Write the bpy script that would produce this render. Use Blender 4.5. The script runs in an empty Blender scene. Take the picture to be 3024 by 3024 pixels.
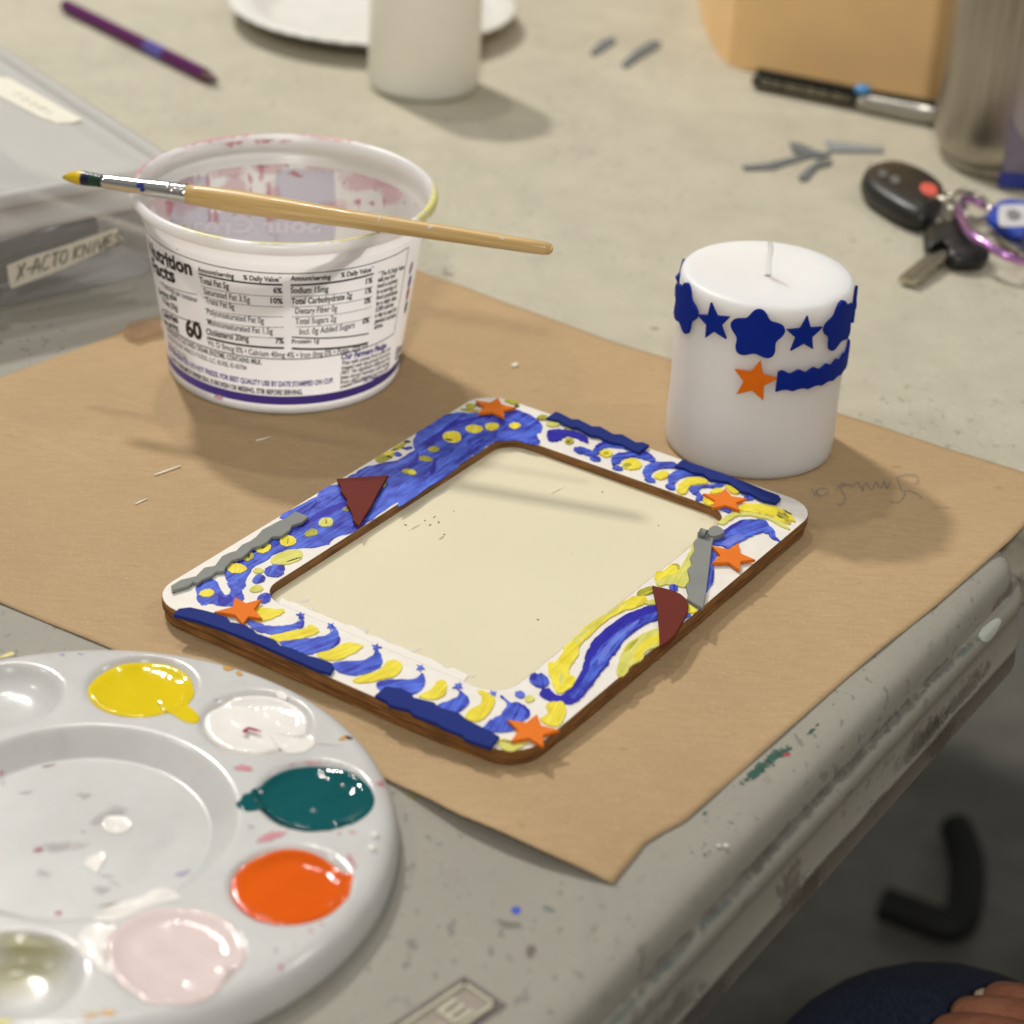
import bpy, bmesh, math, random
from mathutils import Vector, Matrix
random.seed(7)
R = math.radians
S = bpy.context.scene
COL = S.collection

# ------------------------------------------------------------------ camera, light, exposure
F_PX, CAM_H, PITCH, ROLL = 6529.8, 0.385, R(29.3626), R(3.4698)
FW = Vector((0, math.cos(PITCH), -math.sin(PITCH)))
UP0 = Vector((0, math.sin(PITCH), math.cos(PITCH))); RT0 = Vector((1, 0, 0))
RT = RT0*math.cos(ROLL) + UP0*math.sin(ROLL)
UP = -RT0*math.sin(ROLL) + UP0*math.cos(ROLL)
EYE = Vector((0, 0, CAM_H))
cd = bpy.data.cameras.new('camera'); cam = bpy.data.objects.new('camera', cd); COL.objects.link(cam)
cam.matrix_world = Matrix(((RT.x, UP.x, -FW.x, EYE.x), (RT.y, UP.y, -FW.y, EYE.y), (RT.z, UP.z, -FW.z, EYE.z), (0, 0, 0, 1)))
cd.sensor_width = 36; cd.lens = F_PX/3024*36; cd.clip_start = .02; cd.clip_end = 60
cd.dof.use_dof = True; cd.dof.focus_distance = .742; cd.dof.aperture_fstop = 9.8
S.camera = cam

W = bpy.data.worlds.new('World'); S.world = W; W.use_nodes = True
wt = W.node_tree; bg = wt.nodes['Background']
# a dim hall: pale lit ceiling overhead, darker walls around
wg = wt.nodes.new('ShaderNodeTexCoord'); wx_ = wt.nodes.new('ShaderNodeSeparateXYZ'); wr = wt.nodes.new('ShaderNodeValToRGB')
wt.links.new(wg.outputs['Generated'], wx_.inputs[0]); wt.links.new(wx_.outputs['Z'], wr.inputs[0]); wt.links.new(wr.outputs[0], bg.inputs[0])
for el, (p, c) in zip([wr.color_ramp.elements[0], wr.color_ramp.elements.new(.25), wr.color_ramp.elements.new(.6), wr.color_ramp.elements[-1]],
                      [(0, (.15, .145, .135, 1)), (.25, (.17, .165, .155, 1)), (.6, (.22, .217, .21, 1)), (1, (.34, .335, .325, 1))]): el.position = p; el.color = c
bg.inputs[1].default_value = 1.0

def lamp(name, pos, power, size, colr, tgt=(0, .75, 0)):
    l = bpy.data.lights.new(name, 'AREA'); l.shape = 'DISK'; l.size = size; l.energy = power; l.color = colr
    o = bpy.data.objects.new(name, l); COL.objects.link(o); o.location = pos
    o.rotation_euler = (Vector(tgt)-Vector(pos)).to_track_quat('-Z', 'Y').to_euler()
    return o
lamp('ceiling_lamp', (-.94, 2.22, 1.94), 39, .165, (1, .96, .895))
lamp('ceiling_lamp', (-.52, 1.75, 2.2), 9, .10, (1, .96, .895))
lamp('ceiling_lamp', (1.7, 1.0, 2.1), 6, .12, (1, .96, .895))
lamp('ceiling_lamp', (-1.7, .7, 2.1), 5, .10, (1, .96, .895))
lamp('ceiling_lamp', (-.1, -1.6, 1.9), 30, .2, (1, .96, .895))

S.view_settings.view_transform = 'Standard'; S.view_settings.look = 'None'
S.view_settings.gamma = 1; S.view_settings.exposure = 0; S.view_settings.use_curve_mapping = False
S.render.engine = 'CYCLES'; S.cycles.use_denoising = True; S.cycles.max_bounces = 10; S.cycles.transparent_max_bounces = 12

# ------------------------------------------------------------------ measuring helpers
def ray(u, v):
    return FW + RT*((u-1512)/F_PX) - UP*((v-1512)/F_PX)
def at(u, v, z=0.0):
    d = ray(u, v); return EYE + d*((z-EYE.z)/d.z)
def at_plane(u, v, p, n):
    d = ray(u, v); return EYE + d*((Vector(p)-EYE).dot(n)/d.dot(n))
def at_cyl(u, v, cx, cy, rfun, far=False):
    d = ray(u, v); z = .04
    for _ in range(10):
        r = rfun(z); ox, oy = EYE.x-cx, EYE.y-cy
        a = d.x**2+d.y**2; b = 2*(ox*d.x+oy*d.y); c = ox*ox+oy*oy-r*r
        q = b*b-4*a*c
        t = -b/(2*a) if q < 0 else (-b+(1 if far else -1)*math.sqrt(q))/(2*a)
        p = EYE+d*t; z = min(max(p.z, -.01), .12)
    return math.atan2(p.y-cy, p.x-cx), p.z
def crop(x0, y0, s, pts):
    return [(x0+x/s, y0+y/s) for x, y in pts]
def smooth(pts, n=4, closed=True):
    out = []; m = len(pts); P = [Vector(p) for p in pts]
    for i in range(m if closed else m-1):
        if closed: p0, p1, p2, p3 = P[i-1], P[i], P[(i+1) % m], P[(i+2) % m]
        else: p0, p1, p2, p3 = P[max(i-1, 0)], P[i], P[i+1], P[min(i+2, m-1)]
        for k in range(n):
            t = k/n
            out.append(.5*((2*p1)+(p2-p0)*t+(2*p0-5*p1+4*p2-p3)*t*t+(3*p1-p0-3*p2+p3)*t**3))
    if not closed: out.append(P[-1])
    return [tuple(p) for p in out]
def ellipse(cx, cy, a, b, rot=0, n=22, wob=.06):
    c, s = math.cos(R(rot)), math.sin(R(rot)); ph = random.random()*6; o = []
    for i in range(n):
        t = 2*math.pi*i/n; k = 1+wob*math.sin(2*t+ph)+wob*.7*math.sin(3*t+2*ph)
        x, y = a*k*math.cos(t), b*k*math.sin(t); o.append((cx+x*c-y*s, cy+x*s+y*c))
    return o

# ------------------------------------------------------------------ object helpers
def root_of(o):
    while o.parent: o = o.parent
    return o
def tag(o, label, cat, group=None, kind=None):
    if label: o['label'] = label
    if cat: o['category'] = cat
    if group: o['group'] = group
    if kind: o['kind'] = kind
    return o
def thing(name, label, cat, loc, group=None):
    o = bpy.data.objects.new(name, None); COL.objects.link(o); o.location = loc; o.empty_display_size = .02
    return tag(o, label, cat, group)
def obj(name, bm, mats, parent=None, sm=True, recalc=False):
    """link a bmesh given in world coordinates as one mesh object"""
    if recalc: bmesh.ops.recalc_face_normals(bm, faces=bm.faces[:])
    if parent: off = Vector(root_of(parent).location)
    else:
        xs = [v.co for v in bm.verts]
        off = Vector((sum(c.x for c in xs)/len(xs), sum(c.y for c in xs)/len(xs), min(c.z for c in xs)))
    for v in bm.verts: v.co -= off
    if sm:
        for f in bm.faces: f.smooth = True
    me = bpy.data.meshes.new(name); bm.to_mesh(me); bm.free()
    for m in (mats if isinstance(mats, (list, tuple)) else [mats]): me.materials.append(m)
    o = bpy.data.objects.new(name, me); COL.objects.link(o)
    if parent: o.parent = parent
    else: o.location = off
    return o
def obj_split(name, bm, mats, parent):
    """every loose piece of the bmesh becomes a part of its own"""
    bm.verts.index_update(); seen = {}; groups = []
    for v in bm.verts:
        if v in seen: continue
        g = len(groups); st = [v]; seen[v] = g; vs = []
        while st:
            w = st.pop(); vs.append(w)
            for e in w.link_edges:
                u = e.other_vert(w)
                if u not in seen: seen[u] = g; st.append(u)
        groups.append(vs)
    lay = bm.verts.layers.float.get('edge')
    for vs in groups:
        b2 = bmesh.new(); l2 = b2.verts.layers.float.new('edge'); mp = {}
        for v in vs: mp[v] = b2.verts.new(v.co); mp[v][l2] = v[lay]
        fs = {f for v in vs for f in v.link_faces}; mi = 0
        for f in fs: mi = f.material_index; b2.faces.new([mp[v] for v in f.verts])
        obj(name, b2, mats[mi], parent)
    bm.free()
def autosmooth(o, deg=35):
    me = o.data
    bm = bmesh.new(); bm.from_mesh(me)
    for e in bm.edges:
        if len(e.link_faces) == 2 and e.calc_face_angle(0) > R(deg): e.smooth = False
    bm.to_mesh(me); bm.free(); return o

def lathe_bm(prof, cx, cy, n=96, bm=None, mi=0, a0=0, a1=2*math.pi):
    bm = bm or bmesh.new(); rings = []; full = abs(a1-a0-2*math.pi) < 1e-6; m = n if full else n+1
    for r, z in prof:
        if r < 1e-6: rings.append([bm.verts.new((cx, cy, z))]); continue
        rings.append([bm.verts.new((cx+r*math.cos(a0+(a1-a0)*i/n), cy+r*math.sin(a0+(a1-a0)*i/n), z)) for i in range(m)])
    for a, b in zip(rings, rings[1:]):
        for i in range(n):
            j = (i+1) % m
            if len(a) == 1 and len(b) == 1: continue
            if len(a) == 1: f = bm.faces.new((a[0], b[i], b[j]))
            elif len(b) == 1: f = bm.faces.new((a[i], b[0], a[j]))
            else: f = bm.faces.new((a[i], b[i], b[j], a[j]))
            f.material_index = mi
    return bm
def tube_bm(path, rad, n=12, bm=None, closed=False, mi=0, flat=1.0, cap=True):
    bm = bm or bmesh.new(); P = [Vector(p) for p in path]; m = len(P)
    if not hasattr(rad, '__len__'): rad = [rad]*m
    up = Vector((0, 0, 1)); rings = []
    for i in range(m):
        t = (P[(i+1) % m]-P[i-1]) if closed else (P[min(i+1, m-1)]-P[max(i-1, 0)])
        t.normalize(); u = up if abs(t.dot(up)) < .95 else Vector((1, 0, 0))
        s = t.cross(u).normalized(); w = s.cross(t).normalized()
        rings.append([bm.verts.new(P[i]+(s*math.cos(a)+w*math.sin(a)*flat)*rad[i]) for a in (2*math.pi*k/n for k in range(n))])
    for i in range(m if closed else m-1):
        a, b = rings[i], rings[(i+1) % m]
        for k in range(n):
            f = bm.faces.new((a[k], b[k], b[(k+1) % n], a[(k+1) % n])); f.material_index = mi
    if not closed and cap:
        for r_ in (rings[0][::-1], rings[-1]):
            f = bm.faces.new(r_); f.material_index = mi
    return bm
def box_bm(c, ax, ay, az, bm=None, mi=0):
    bm = bm or bmesh.new(); c = Vector(c); v = []
    for sz in (-1, 1):
        for sx, sy in ((-1, -1), (1, -1), (1, 1), (-1, 1)):
            v.append(bm.verts.new(c+Vector(ax)*sx+Vector(ay)*sy+Vector(az)*sz))
    for q in ((3, 2, 1, 0), (4, 5, 6, 7), (0, 1, 5, 4), (1, 2, 6, 5), (2, 3, 7, 6), (3, 0, 4, 7)):
        f = bm.faces.new([v[i] for i in q]); f.material_index = mi
    return bm
def bevel_bm(bm, w, seg=2, ang=40):
    es = [e for e in bm.edges if len(e.link_faces) == 2 and e.calc_face_angle(0) > R(ang)]
    bmesh.ops.bevel(bm, geom=es, offset=w, segments=seg, affect='EDGES', profile=.5, clamp_overlap=True)
    return bm
def ccw(p):
    a = sum(p[i-1][0]*p[i][1]-p[i][0]*p[i-1][1] for i in range(len(p)))
    return p if a > 0 else p[::-1]
def prism_bm(p2, z0, z1, bev=0, bm=None, mi=0, zf=None):
    """p2: outline in plan (x, y); a solid from z0 to z1"""
    bm2 = bmesh.new(); p2 = ccw(p2); n = len(p2)
    lo = [bm2.verts.new((x, y, z0)) for x, y in p2]; hi = [bm2.verts.new((x, y, z1)) for x, y in p2]
    bm2.faces.new(lo[::-1]); top = bm2.faces.new(hi)
    for i in range(n): bm2.faces.new((lo[i], lo[(i+1) % n], hi[(i+1) % n], hi[i]))
    bm2.normal_update()
    if bev:
        bmesh.ops.bevel(bm2, geom=list(top.edges), offset=bev, segments=2, affect='EDGES', profile=.5, clamp_overlap=True)
    bm2.normal_update(); bmesh.ops.triangulate(bm2, faces=[f for f in bm2.faces if len(f.verts) > 4])
    for f in bm2.faces: f.material_index = mi
    if bm is None: return bm2
    me = bpy.data.meshes.new('tmp'); bm2.to_mesh(me); bm2.free(); bm.from_mesh(me); bpy.data.meshes.remove(me)
    return bm
def inpoly(x, y, P):
    c = False; j = len(P)-1
    for i in range(len(P)):
        if (P[i][1] > y) != (P[j][1] > y) and x < (P[j][0]-P[i][0])*(y-P[i][1])/(P[j][1]-P[i][1])+P[i][0]: c = not c
        j = i
    return c

# ------------------------------------------------------------------ materials
def lin(r, g, b):
    f = lambda c: (c/255/12.92) if c/255 <= .04045 else ((c/255+.055)/1.055)**2.4
    return (f(r), f(g), f(b), 1)
lin0 = lin
class NT:
    def __init__(s, name):
        s.m = bpy.data.materials.new(name); s.m.use_nodes = True; s.t = s.m.node_tree; s.n = s.t.nodes
        s.p = s.n['Principled BSDF']; s.out = s.n['Material Output']
    def new(s, k, **kw):
        x = s.n.new(k)
        for a, b in kw.items(): setattr(x, a, b)
        return x
    def link(s, a, b): s.t.links.new(a, b)
    def coords(s, scale=(1, 1, 1), kind='Object', rot=(0, 0, 0)):
        tc = s.new('ShaderNodeTexCoord'); mp = s.new('ShaderNodeMapping')
        mp.inputs['Scale'].default_value = scale; mp.inputs['Rotation'].default_value = rot
        s.link(tc.outputs[kind], mp.inputs[0]); return mp.outputs[0]
    def noise(s, vec, scale, detail=4, rough=.55, dist=0):
        x = s.new('ShaderNodeTexNoise'); x.inputs['Scale'].default_value = scale; x.inputs['Detail'].default_value = detail
        x.inputs['Roughness'].default_value = rough; x.inputs['Distortion'].default_value = dist
        s.link(vec, x.inputs['Vector']); return x.outputs['Fac']
    def ramp(s, fac, stops):
        x = s.new('ShaderNodeValToRGB'); e = x.color_ramp.elements
        while len(e) < len(stops): e.new(.5)
        for el, (p, c) in zip(e, stops):
            el.position = p; el.color = c if hasattr(c, '__len__') else (c, c, c, 1)
        s.link(fac, x.inputs[0]); return x.outputs[0]
    def mix(s, fac, a, b, mode='MIX'):
        x = s.new('ShaderNodeMix', data_type='RGBA', blend_type=mode)
        for v, i in ((fac, 0), (a, 6), (b, 7)):
            if hasattr(v, 'is_linked'): s.link(v, x.inputs[i])
            else: x.inputs[i].default_value = v
        return x.outputs[2]
    def math(s, op, a, b=0):
        x = s.new('ShaderNodeMath', operation=op)
        for v, i in ((a, 0), (b, 1)):
            if hasattr(v, 'is_linked'): s.link(v, x.inputs[i])
            else: x.inputs[i].default_value = v
        return x.outputs[0]
    def color(s, v):
        if hasattr(v, 'is_linked'): s.link(v, s.p.inputs['Base Color'])
        else: s.p.inputs['Base Color'].default_value = v
    def bump(s, h, strength=.3, dist=.001):
        x = s.new('ShaderNodeBump'); x.inputs['Strength'].default_value = strength; x.inputs['Distance'].default_value = dist
        s.link(h, x.inputs['Height']); s.link(x.outputs[0], s.p.inputs['Normal'])
    def set(s, **kw):
        for k, v in kw.items(): s.p.inputs[k.replace('_', ' ')].default_value = v
        return s
def plain(name, c, rough=.5, spread=.10, scale=120, bump=.12, **kw):
    """a painted or moulded surface with a little uneven tone and grain"""
    t = NT(name); v = t.coords(); n = t.noise(v, scale, 5)
    dark = tuple(x*(1-spread) for x in c[:3])+(1,); lite = tuple(min(1, x*(1+spread)) for x in c[:3])+(1,)
    t.color(t.ramp(n, [(.3, dark), (.7, lite)])); t.set(Roughness=rough)
    if bump: t.bump(t.noise(v, scale*6, 3), bump, .0004)
    for k, x in kw.items(): t.p.inputs[k.replace('_', ' ')].default_value = x
    return t.m

def table_mat(nm, lum, grey):
    lin = lambda r_, g_, b_: lin0(lum*(r_*(1-grey)+162*grey), lum*(g_*(1-grey)+159*grey), lum*(b_*(1-grey)+153*grey))
    t = NT(nm); v = t.coords()
    big = t.noise(v, 6, 5, .6); mid = t.noise(v, 45, 5, .65); fine = t.noise(v, 520, 3, .6)
    c = t.ramp(big, [(.3, lin(184, 176, 152)), (.55, lin(197, 190, 166)), (.75, lin(190, 186, 158))])
    c = t.mix(.5, c, t.ramp(mid, [(.3, lin(172, 164, 142)), (.65, lin(203, 196, 172))]))
    st = t.noise(t.coords((1, .22, 1), rot=(0, 0, R(-32))), 30, 6, .7)
    c = t.mix(t.ramp(st, [(.56, 0), (.72, .38)]), c, lin(150, 146, 128))
    # pits filled with old paint and pencil
    pit = t.noise(t.coords((1, .55, 1), rot=(0, 0, R(20))), 260, 2, .5); zone = t.noise(v, 14, 3, .6)
    k = t.math('MULTIPLY', t.ramp(pit, [(.625, 0), (.665, 1)]), t.ramp(zone, [(.42, 0), (.58, .8 if grey > .5 else .4)]))
    c = t.mix(k, c, lin(92, 88, 80))
    pit2 = t.noise(v, 75, 2, .5)
    c = t.mix(t.ramp(pit2, [(.735, 0), (.76, .75)]), c, lin(120, 104, 96))
    c = t.mix(t.ramp(fine, [(.35, .18), (.6, 0)]), c, lin(140, 134, 116))
    t.color(c); t.set(Roughness=.55); t.p.inputs['Specular IOR Level'].default_value = .3
    t.bump(t.mix(.5, t.noise(v, 700, 3), t.noise(v, 160, 2)), .16, .0005)
    return t.m
M_TABLE = table_mat('grey_table_plastic', .87, .62); M_TABLE2 = table_mat('pale_table_plastic', 1.02, .28)
def kraft_mat():
    t = NT('kraft_paper'); v = t.coords(); fib = t.noise(t.coords((.22, 1, 1), rot=(0, 0, R(6))), 520, 4, .65)
    fine = t.noise(v, 900, 3, .6); big = t.noise(v, 9, 4)
    c = t.ramp(big, [(.3, lin(172, 146, 110)), (.7, lin(184, 157, 119))])
    c = t.mix(t.ramp(fib, [(.35, .38), (.62, 0)]), c, lin(162, 132, 94))
    c = t.mix(t.ramp(fine, [(.55, 0), (.75, .45)]), c, lin(206, 178, 136))
    sp = t.noise(t.coords((.4, 1, 1)), 170, 2)
    c = t.mix(t.ramp(sp, [(.70, 0), (.74, .35)]), c, lin(140, 108, 74))
    t.color(c); t.set(Roughness=.72); t.p.inputs['Specular IOR Level'].default_value = .25
    fold = t.noise(t.coords((1, .25, 1), rot=(0, 0, R(-58))), 22, 3, .5)
    t.bump(t.mix(.25, fold, fib), .22, .0022)
    return t.m
M_KRAFT = kraft_mat()

def paint_mat(name, deep, light, rough=.32, lo=.36, hi=.66):
    """brushed acrylic: streaks run along the stroke through its UV map"""
    t = NT(name); tc = t.new('ShaderNodeUVMap'); mp = t.new('ShaderNodeMapping'); mp.inputs['Scale'].default_value = (45, 640, 1)
    t.link(tc.outputs[0], mp.inputs[0]); n = t.noise(mp.outputs[0], 1, 5, .6, 1.2)
    n2 = t.noise(t.coords(), 170, 4, .6)
    k = t.math('ADD', t.math('MULTIPLY', n, .62), t.math('MULTIPLY', n2, .38))
    t.color(t.ramp(k, [(lo, deep), (hi, light)])); t.set(Roughness=rough); t.bump(n, .3, .0006)
    # a dry brush leaves thin streaks of the board showing
    t.link(t.ramp(k, [(.27, .45), (.36, 1)]), t.p.inputs['Alpha']); return t.m
M_BLUE = paint_mat('blue_acrylic', lin(26, 22, 150), lin(84, 116, 230), lo=.40, hi=.61)
M_BLUED = paint_mat('deep_blue_acrylic', lin(26, 10, 150), lin(40, 40, 178))
M_BLUEM = paint_mat('mid_blue_acrylic', lin(44, 52, 185), lin(98, 128, 232), lo=.38, hi=.62)
M_BLUEP = paint_mat('thin_blue_acrylic', lin(70, 88, 205), lin(120, 140, 226))
M_YEL = paint_mat('yellow_acrylic', lin(216, 194, 20), lin(244, 230, 76), lo=.37, hi=.6)
M_YELP = paint_mat('thin_yellow_acrylic', lin(196, 194, 84), lin(232, 226, 126))
M_OLIVE = paint_mat('olive_acrylic', lin(104, 108, 40), lin(206, 196, 58), lo=.34, hi=.62)
M_DARKP = paint_mat('dark_olive_acrylic', lin(48, 50, 34), lin(96, 98, 44))
M_WHITE = paint_mat('white_acrylic', lin(226, 220, 210), lin(240, 236, 228), rough=.42)
M_CREAM = plain('cream_panel', lin(225, 217, 188), .24, .02, 18, .04)
def burnt_mat():
    t = NT('laser_cut_board_edge'); v = t.coords((1, 1, 14))
    n = t.noise(v, 90, 4); t.color(t.ramp(n, [(.3, lin(84, 52, 22)), (.55, lin(136, 92, 44)), (.8, lin(176, 128, 70))])); t.set(Roughness=.6); return t.m
M_BURNT = burnt_mat()
M_BACK = plain('backing_board', lin(120, 84, 46), .7, .15, 200)
foam = lambda n, c: plain(n, c, .7, .05, 160, .10, **{'Specular IOR Level': .12})
M_NAVY = foam('navy_foam', lin(30, 46, 118)); M_ORANGE = foam('orange_foam', lin(224, 118, 38))
M_MAROON = foam('maroon_foam', lin(104, 44, 36)); M_GREY = foam('grey_foam', lin(134, 136, 132))
M_ROYAL = foam('royal_blue_wax', lin(10, 40, 140)); M_ORWAX = foam('orange_wax', lin(228, 112, 18))

def wax(name, c, sss=.9, sc=.022):
    t = NT(name); v = t.coords(); n = t.noise(v, 40, 4)
    t.color(t.ramp(n, [(.3, tuple(x*.97 for x in c[:3])+(1,)), (.7, c)])); t.set(Roughness=.46)
    t.p.inputs['Subsurface Weight'].default_value = sss; t.p.inputs['Subsurface Radius'].default_value = (1, .82, .68); t.p.inputs['Subsurface Scale'].default_value = sc
    t.bump(t.noise(v, 150, 4), .10, .0008); return t.m
M_WAX = wax('white_candle_wax', (.84, .825, .81, 1)); M_WAX2 = wax('cream_candle_wax', (.88, .85, .76, 1))
M_WICK = wax('waxed_cotton_wick', (.97, .96, .93, 1), 1.0, .02)

def decal(name, c, alpha=.8, nscale=260, rough=.55, hard=2.2, off=.45, namp=None):
    """a stain that thins out at its own edge (vertex attribute 'edge': 1 in the middle, 0 at the rim)"""
    t = NT(name); a = t.new('ShaderNodeAttribute', attribute_name='edge')
    n = t.noise(t.coords(), nscale, 4, .6)
    soft = hard < 3
    k = t.math('ADD', t.math('MULTIPLY', a.outputs['Fac'], hard*(.8 if soft else 1)), t.math('MULTIPLY', t.math('SUBTRACT', n, .5), namp if namp is not None else 3.2 if soft else .8))
    k = t.math('MULTIPLY', t.ramp(t.math('SUBTRACT', k, .22 if soft else .15), [(0, 0), (.85 if soft else .4, 1)]), alpha)
    t.color(c); t.set(Roughness=rough)
    tr = t.new('ShaderNodeBsdfTransparent'); mx = t.new('ShaderNodeMixShader')
    t.link(k, mx.inputs[0]); t.link(tr.outputs[0], mx.inputs[1]); t.link(t.p.outputs[0], mx.inputs[2]); t.link(mx.outputs[0], t.out.inputs[0])
    return t.m
BC = [0]
def blob_rings(bm, mi, outline, posf, rings=(1, .8, .55, .25)):
    """a soft stain: rings shrink towards the middle, posf maps the 2-D outline to the surface"""
    lay = bm.verts.layers.float.get('edge') or bm.verts.layers.float.new('edge')
    n = len(outline); cx = sum(p[0] for p in outline)/n; cy = sum(p[1] for p in outline)/n; prev = None
    BC[0] += 1; up_ = Vector((0, 0, (BC[0] % 70)*1.2e-6)); pos0 = posf; posf = lambda x, y: Vector(pos0(x, y))+up_
    for k in rings:
        row = []
        for x, y in outline:
            v = bm.verts.new(posf(cx+(x-cx)*k, cy+(y-cy)*k)); v[lay] = 1-k; row.append(v)
        if prev:
            for i in range(n):
                f = bm.faces.new((prev[i], prev[(i+1) % n], row[(i+1) % n], row[i])); f.material_index = mi
        prev = row
    c = bm.verts.new(posf(cx, cy)); c[lay] = 1
    for i in range(n):
        f = bm.faces.new((prev[i], prev[(i+1) % n], c)); f.material_index = mi

def ribbon(bm, pts, w, mi, posf, px=True):
    """a pen or pencil line as a thin band"""
    lay = bm.verts.layers.float.get('edge') or bm.verts.layers.float.new('edge'); prev = None
    P = [Vector(p) for p in pts]
    for i, p in enumerate(P):
        t = (P[min(i+1, len(P)-1)]-P[max(i-1, 0)]); n_ = Vector((-t.y, t.x)); n_ = n_.normalized() if n_.length > 1e-9 else Vector((0, 1))
        ww = w*(.75+.5*random.random())
        a, m, b = (bm.verts.new(posf(*(p+n_*k*ww/2))) for k in (-1, 0, 1)); m[lay] = .8
        if prev:
            for q in ((prev[0], a, m, prev[1]), (prev[1], m, b, prev[2])):
                f = bm.faces.new(q); f.material_index = mi
        prev = (a, m, b)

# ------------------------------------------------------------------ floor
def floor_mat():
    t = NT('dark_concrete'); v = t.coords(); n = t.noise(v, 2.2, 6, .6); m = t.noise(v, 25, 5, .65)
    c = t.ramp(n, [(.3, lin(84, 84, 76)), (.6, lin(112, 111, 102)), (.8, lin(132, 130, 118))])
    t.color(t.mix(.35, c, t.ramp(m, [(.3, lin(70, 70, 64)), (.7, lin(126, 124, 114))]))); t.set(Roughness=.6); return t.m
bm = bmesh.new(); FZ = -.72
vs = [bm.verts.new((x, y, FZ)) for x, y in ((-8, -6), (8, -6), (8, 10), (-8, 10))]; bm.faces.new(vs)
tag(obj('floor', bm, floor_mat()), 'dark grey concrete floor below the tables', None, None, 'structure')

# ------------------------------------------------------------------ tables
TD = Vector((.5306, .8476, 0)).normalized(); TN = Vector((TD.y, -TD.x, 0))
TC = Vector((.0543, .4726, 0))+TD*.248            # corner of the near table
PROF = [(-.012, 0), (-.008, -.0002), (-.0050, -.0008), (-.0030, -.0018), (-.0014, -.0036), (-.0005, -.0060), (0, -.0086), (.0004, -.0098), (.0020, -.0104),
        (.0036, -.0114), (.0044, -.013), (.0046, -.0155), (.0041, -.0172), (.0044, -.0186), (.0052, -.0275), (.0060, -.0286), (.0064, -.0300), (.0058, -.0316), (.0056, -.0318), (.0062, -.0395), (.0052, -.0415), (.0030, -.0425), (-.012, -.0425)]
TZ = -.0008
M_LEG = plain('grey_table_leg_steel', lin(96, 94, 90), .45, .06, 200, .05, Metallic=.6)
def folding_table(label, corner, u, w, L, D, mat, rad=.022):
    """corner: plan corner; u runs along one edge away from it, w along the other"""
    t = thing('folding_table', label, 'table', (corner+u*L/2+w*D/2)+Vector((0, 0, FZ)), 'plastic folding tables')
    cor = [(corner, -u, -w), (corner+u*L, u, -w), (corner+u*L+w*D, u, w), (corner+w*D, -u, w)]
    bm = bmesh.new(); path = []
    order = [(cor[0], 0), (cor[1], 0), (cor[2], 0), (cor[3], 0)]
    for i, ((c, a, b), _) in enumerate(order):
        cen = c-a*rad-b*rad
        d0, d1 = (a, b) if i % 2 == 0 else (b, a)
        for k in range(9):
            ang = k/8*math.pi/2; path.append((cen, d0*math.cos(ang)+d1*math.sin(ang)))
    rings = []
    for d, z in PROF: rings.append([bm.verts.new(c+dr*(rad+d)+Vector((0, 0, z+TZ))) for c, dr in path])
    n = len(path)
    for a, b in zip(rings, rings[1:]):
        for i in range(n): bm.faces.new((a[i], b[i], b[(i+1) % n], a[(i+1) % n]))
    bm.faces.new(rings[0]); bm.faces.new(rings[-1][::-1])
    bmesh.ops.recalc_face_normals(bm, faces=bm.faces[:])
    top = obj('table_top', bm, mat, t)
    autosmooth(top, 50)
    for a in (.18, L-.18):
        for b in (.10, D-.10):
            p = corner+u*a+w*b
            obj('leg', tube_bm([p+Vector((0, 0, FZ+.001)), p+Vector((0, 0, TZ-.0425))], .014, 14), M_LEG, t)
    return t
near_table = folding_table('grey plastic folding table in front with bare ridged edge beside the brown paper', TC, -TD, -TN, 1.83, .76, M_TABLE)
far_c = TC+TD*.034+TN*.42
far_table = folding_table('pale plastic folding table behind, carrying the tumbler, keys and the second candle', far_c, -TN, TD, 1.83, .80, M_TABLE2)

# stains and the moulded badge on the near table
ST = [decal('blue_paint_drop', lin(50, 80, 180), 1, 300, .4, 6, .9), decal('brown_drip', lin(112, 98, 86), .8), decal('teal_smear', lin(104, 126, 122), .4),
      decal('yellow_smear', lin(176, 168, 88), .6), decal('green_paint_flecks', lin(40, 84, 70), .95, 700, .5, 2.0, .35), decal('white_paint_drip', lin(190, 196, 186), 1, 300, .4, 4, .8),
      decal('red_fleck', lin(170, 60, 80), .9), decal('grime', lin(96, 88, 80), .38, 300), decal('dark_rub', lin(92, 84, 78), .34, 170)]
def flat(z): return lambda x, y: at(x, y, z)
bm = bmesh.new(); f = flat(TZ+.00012)
blob_rings(bm, 0, ellipse(1524, 2688, 15, 13), f); blob_rings(bm, 1, ellipse(1568, 2812, 20, 27, 20), f)
blob_rings(bm, 2, ellipse(1620, 2684, 26, 12, 25), f); blob_rings(bm, 3, ellipse(1218, 2352, 28, 11, -8), f)
blob_rings(bm, 7, ellipse(1500, 2730, 60, 16, 12), f)
for x, y, a, b in ((2395, 2160, 20, 7), (2412, 2141, 9, 5), (2082, 2402, 12, 8), (2290, 2232, 60, 20), (2245, 2270, 42, 22), (2230, 2285, 70, 15), (2312, 2225, 30, 12)):
    blob_rings(bm, 4, ellipse(x, y, a, b, -35), f)
blob_rings(bm, 6, ellipse(2322, 2228, 16, 7, -10), f); blob_rings(bm, 5, ellipse(2143, 2496, 9, 6), f); blob_rings(bm, 5, ellipse(2122, 2497, 7, 5), f)
for k in range(24):
    x = random.uniform(2010, 2330); y = 2520-(x-2010)*.86+random.uniform(-70, 95)
    blob_rings(bm, random.choice((4, 8, 8)), ellipse(x, y, random.uniform(3, 9), random.uniform(2, 5), random.uniform(-40, 20), 8), f)
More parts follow.
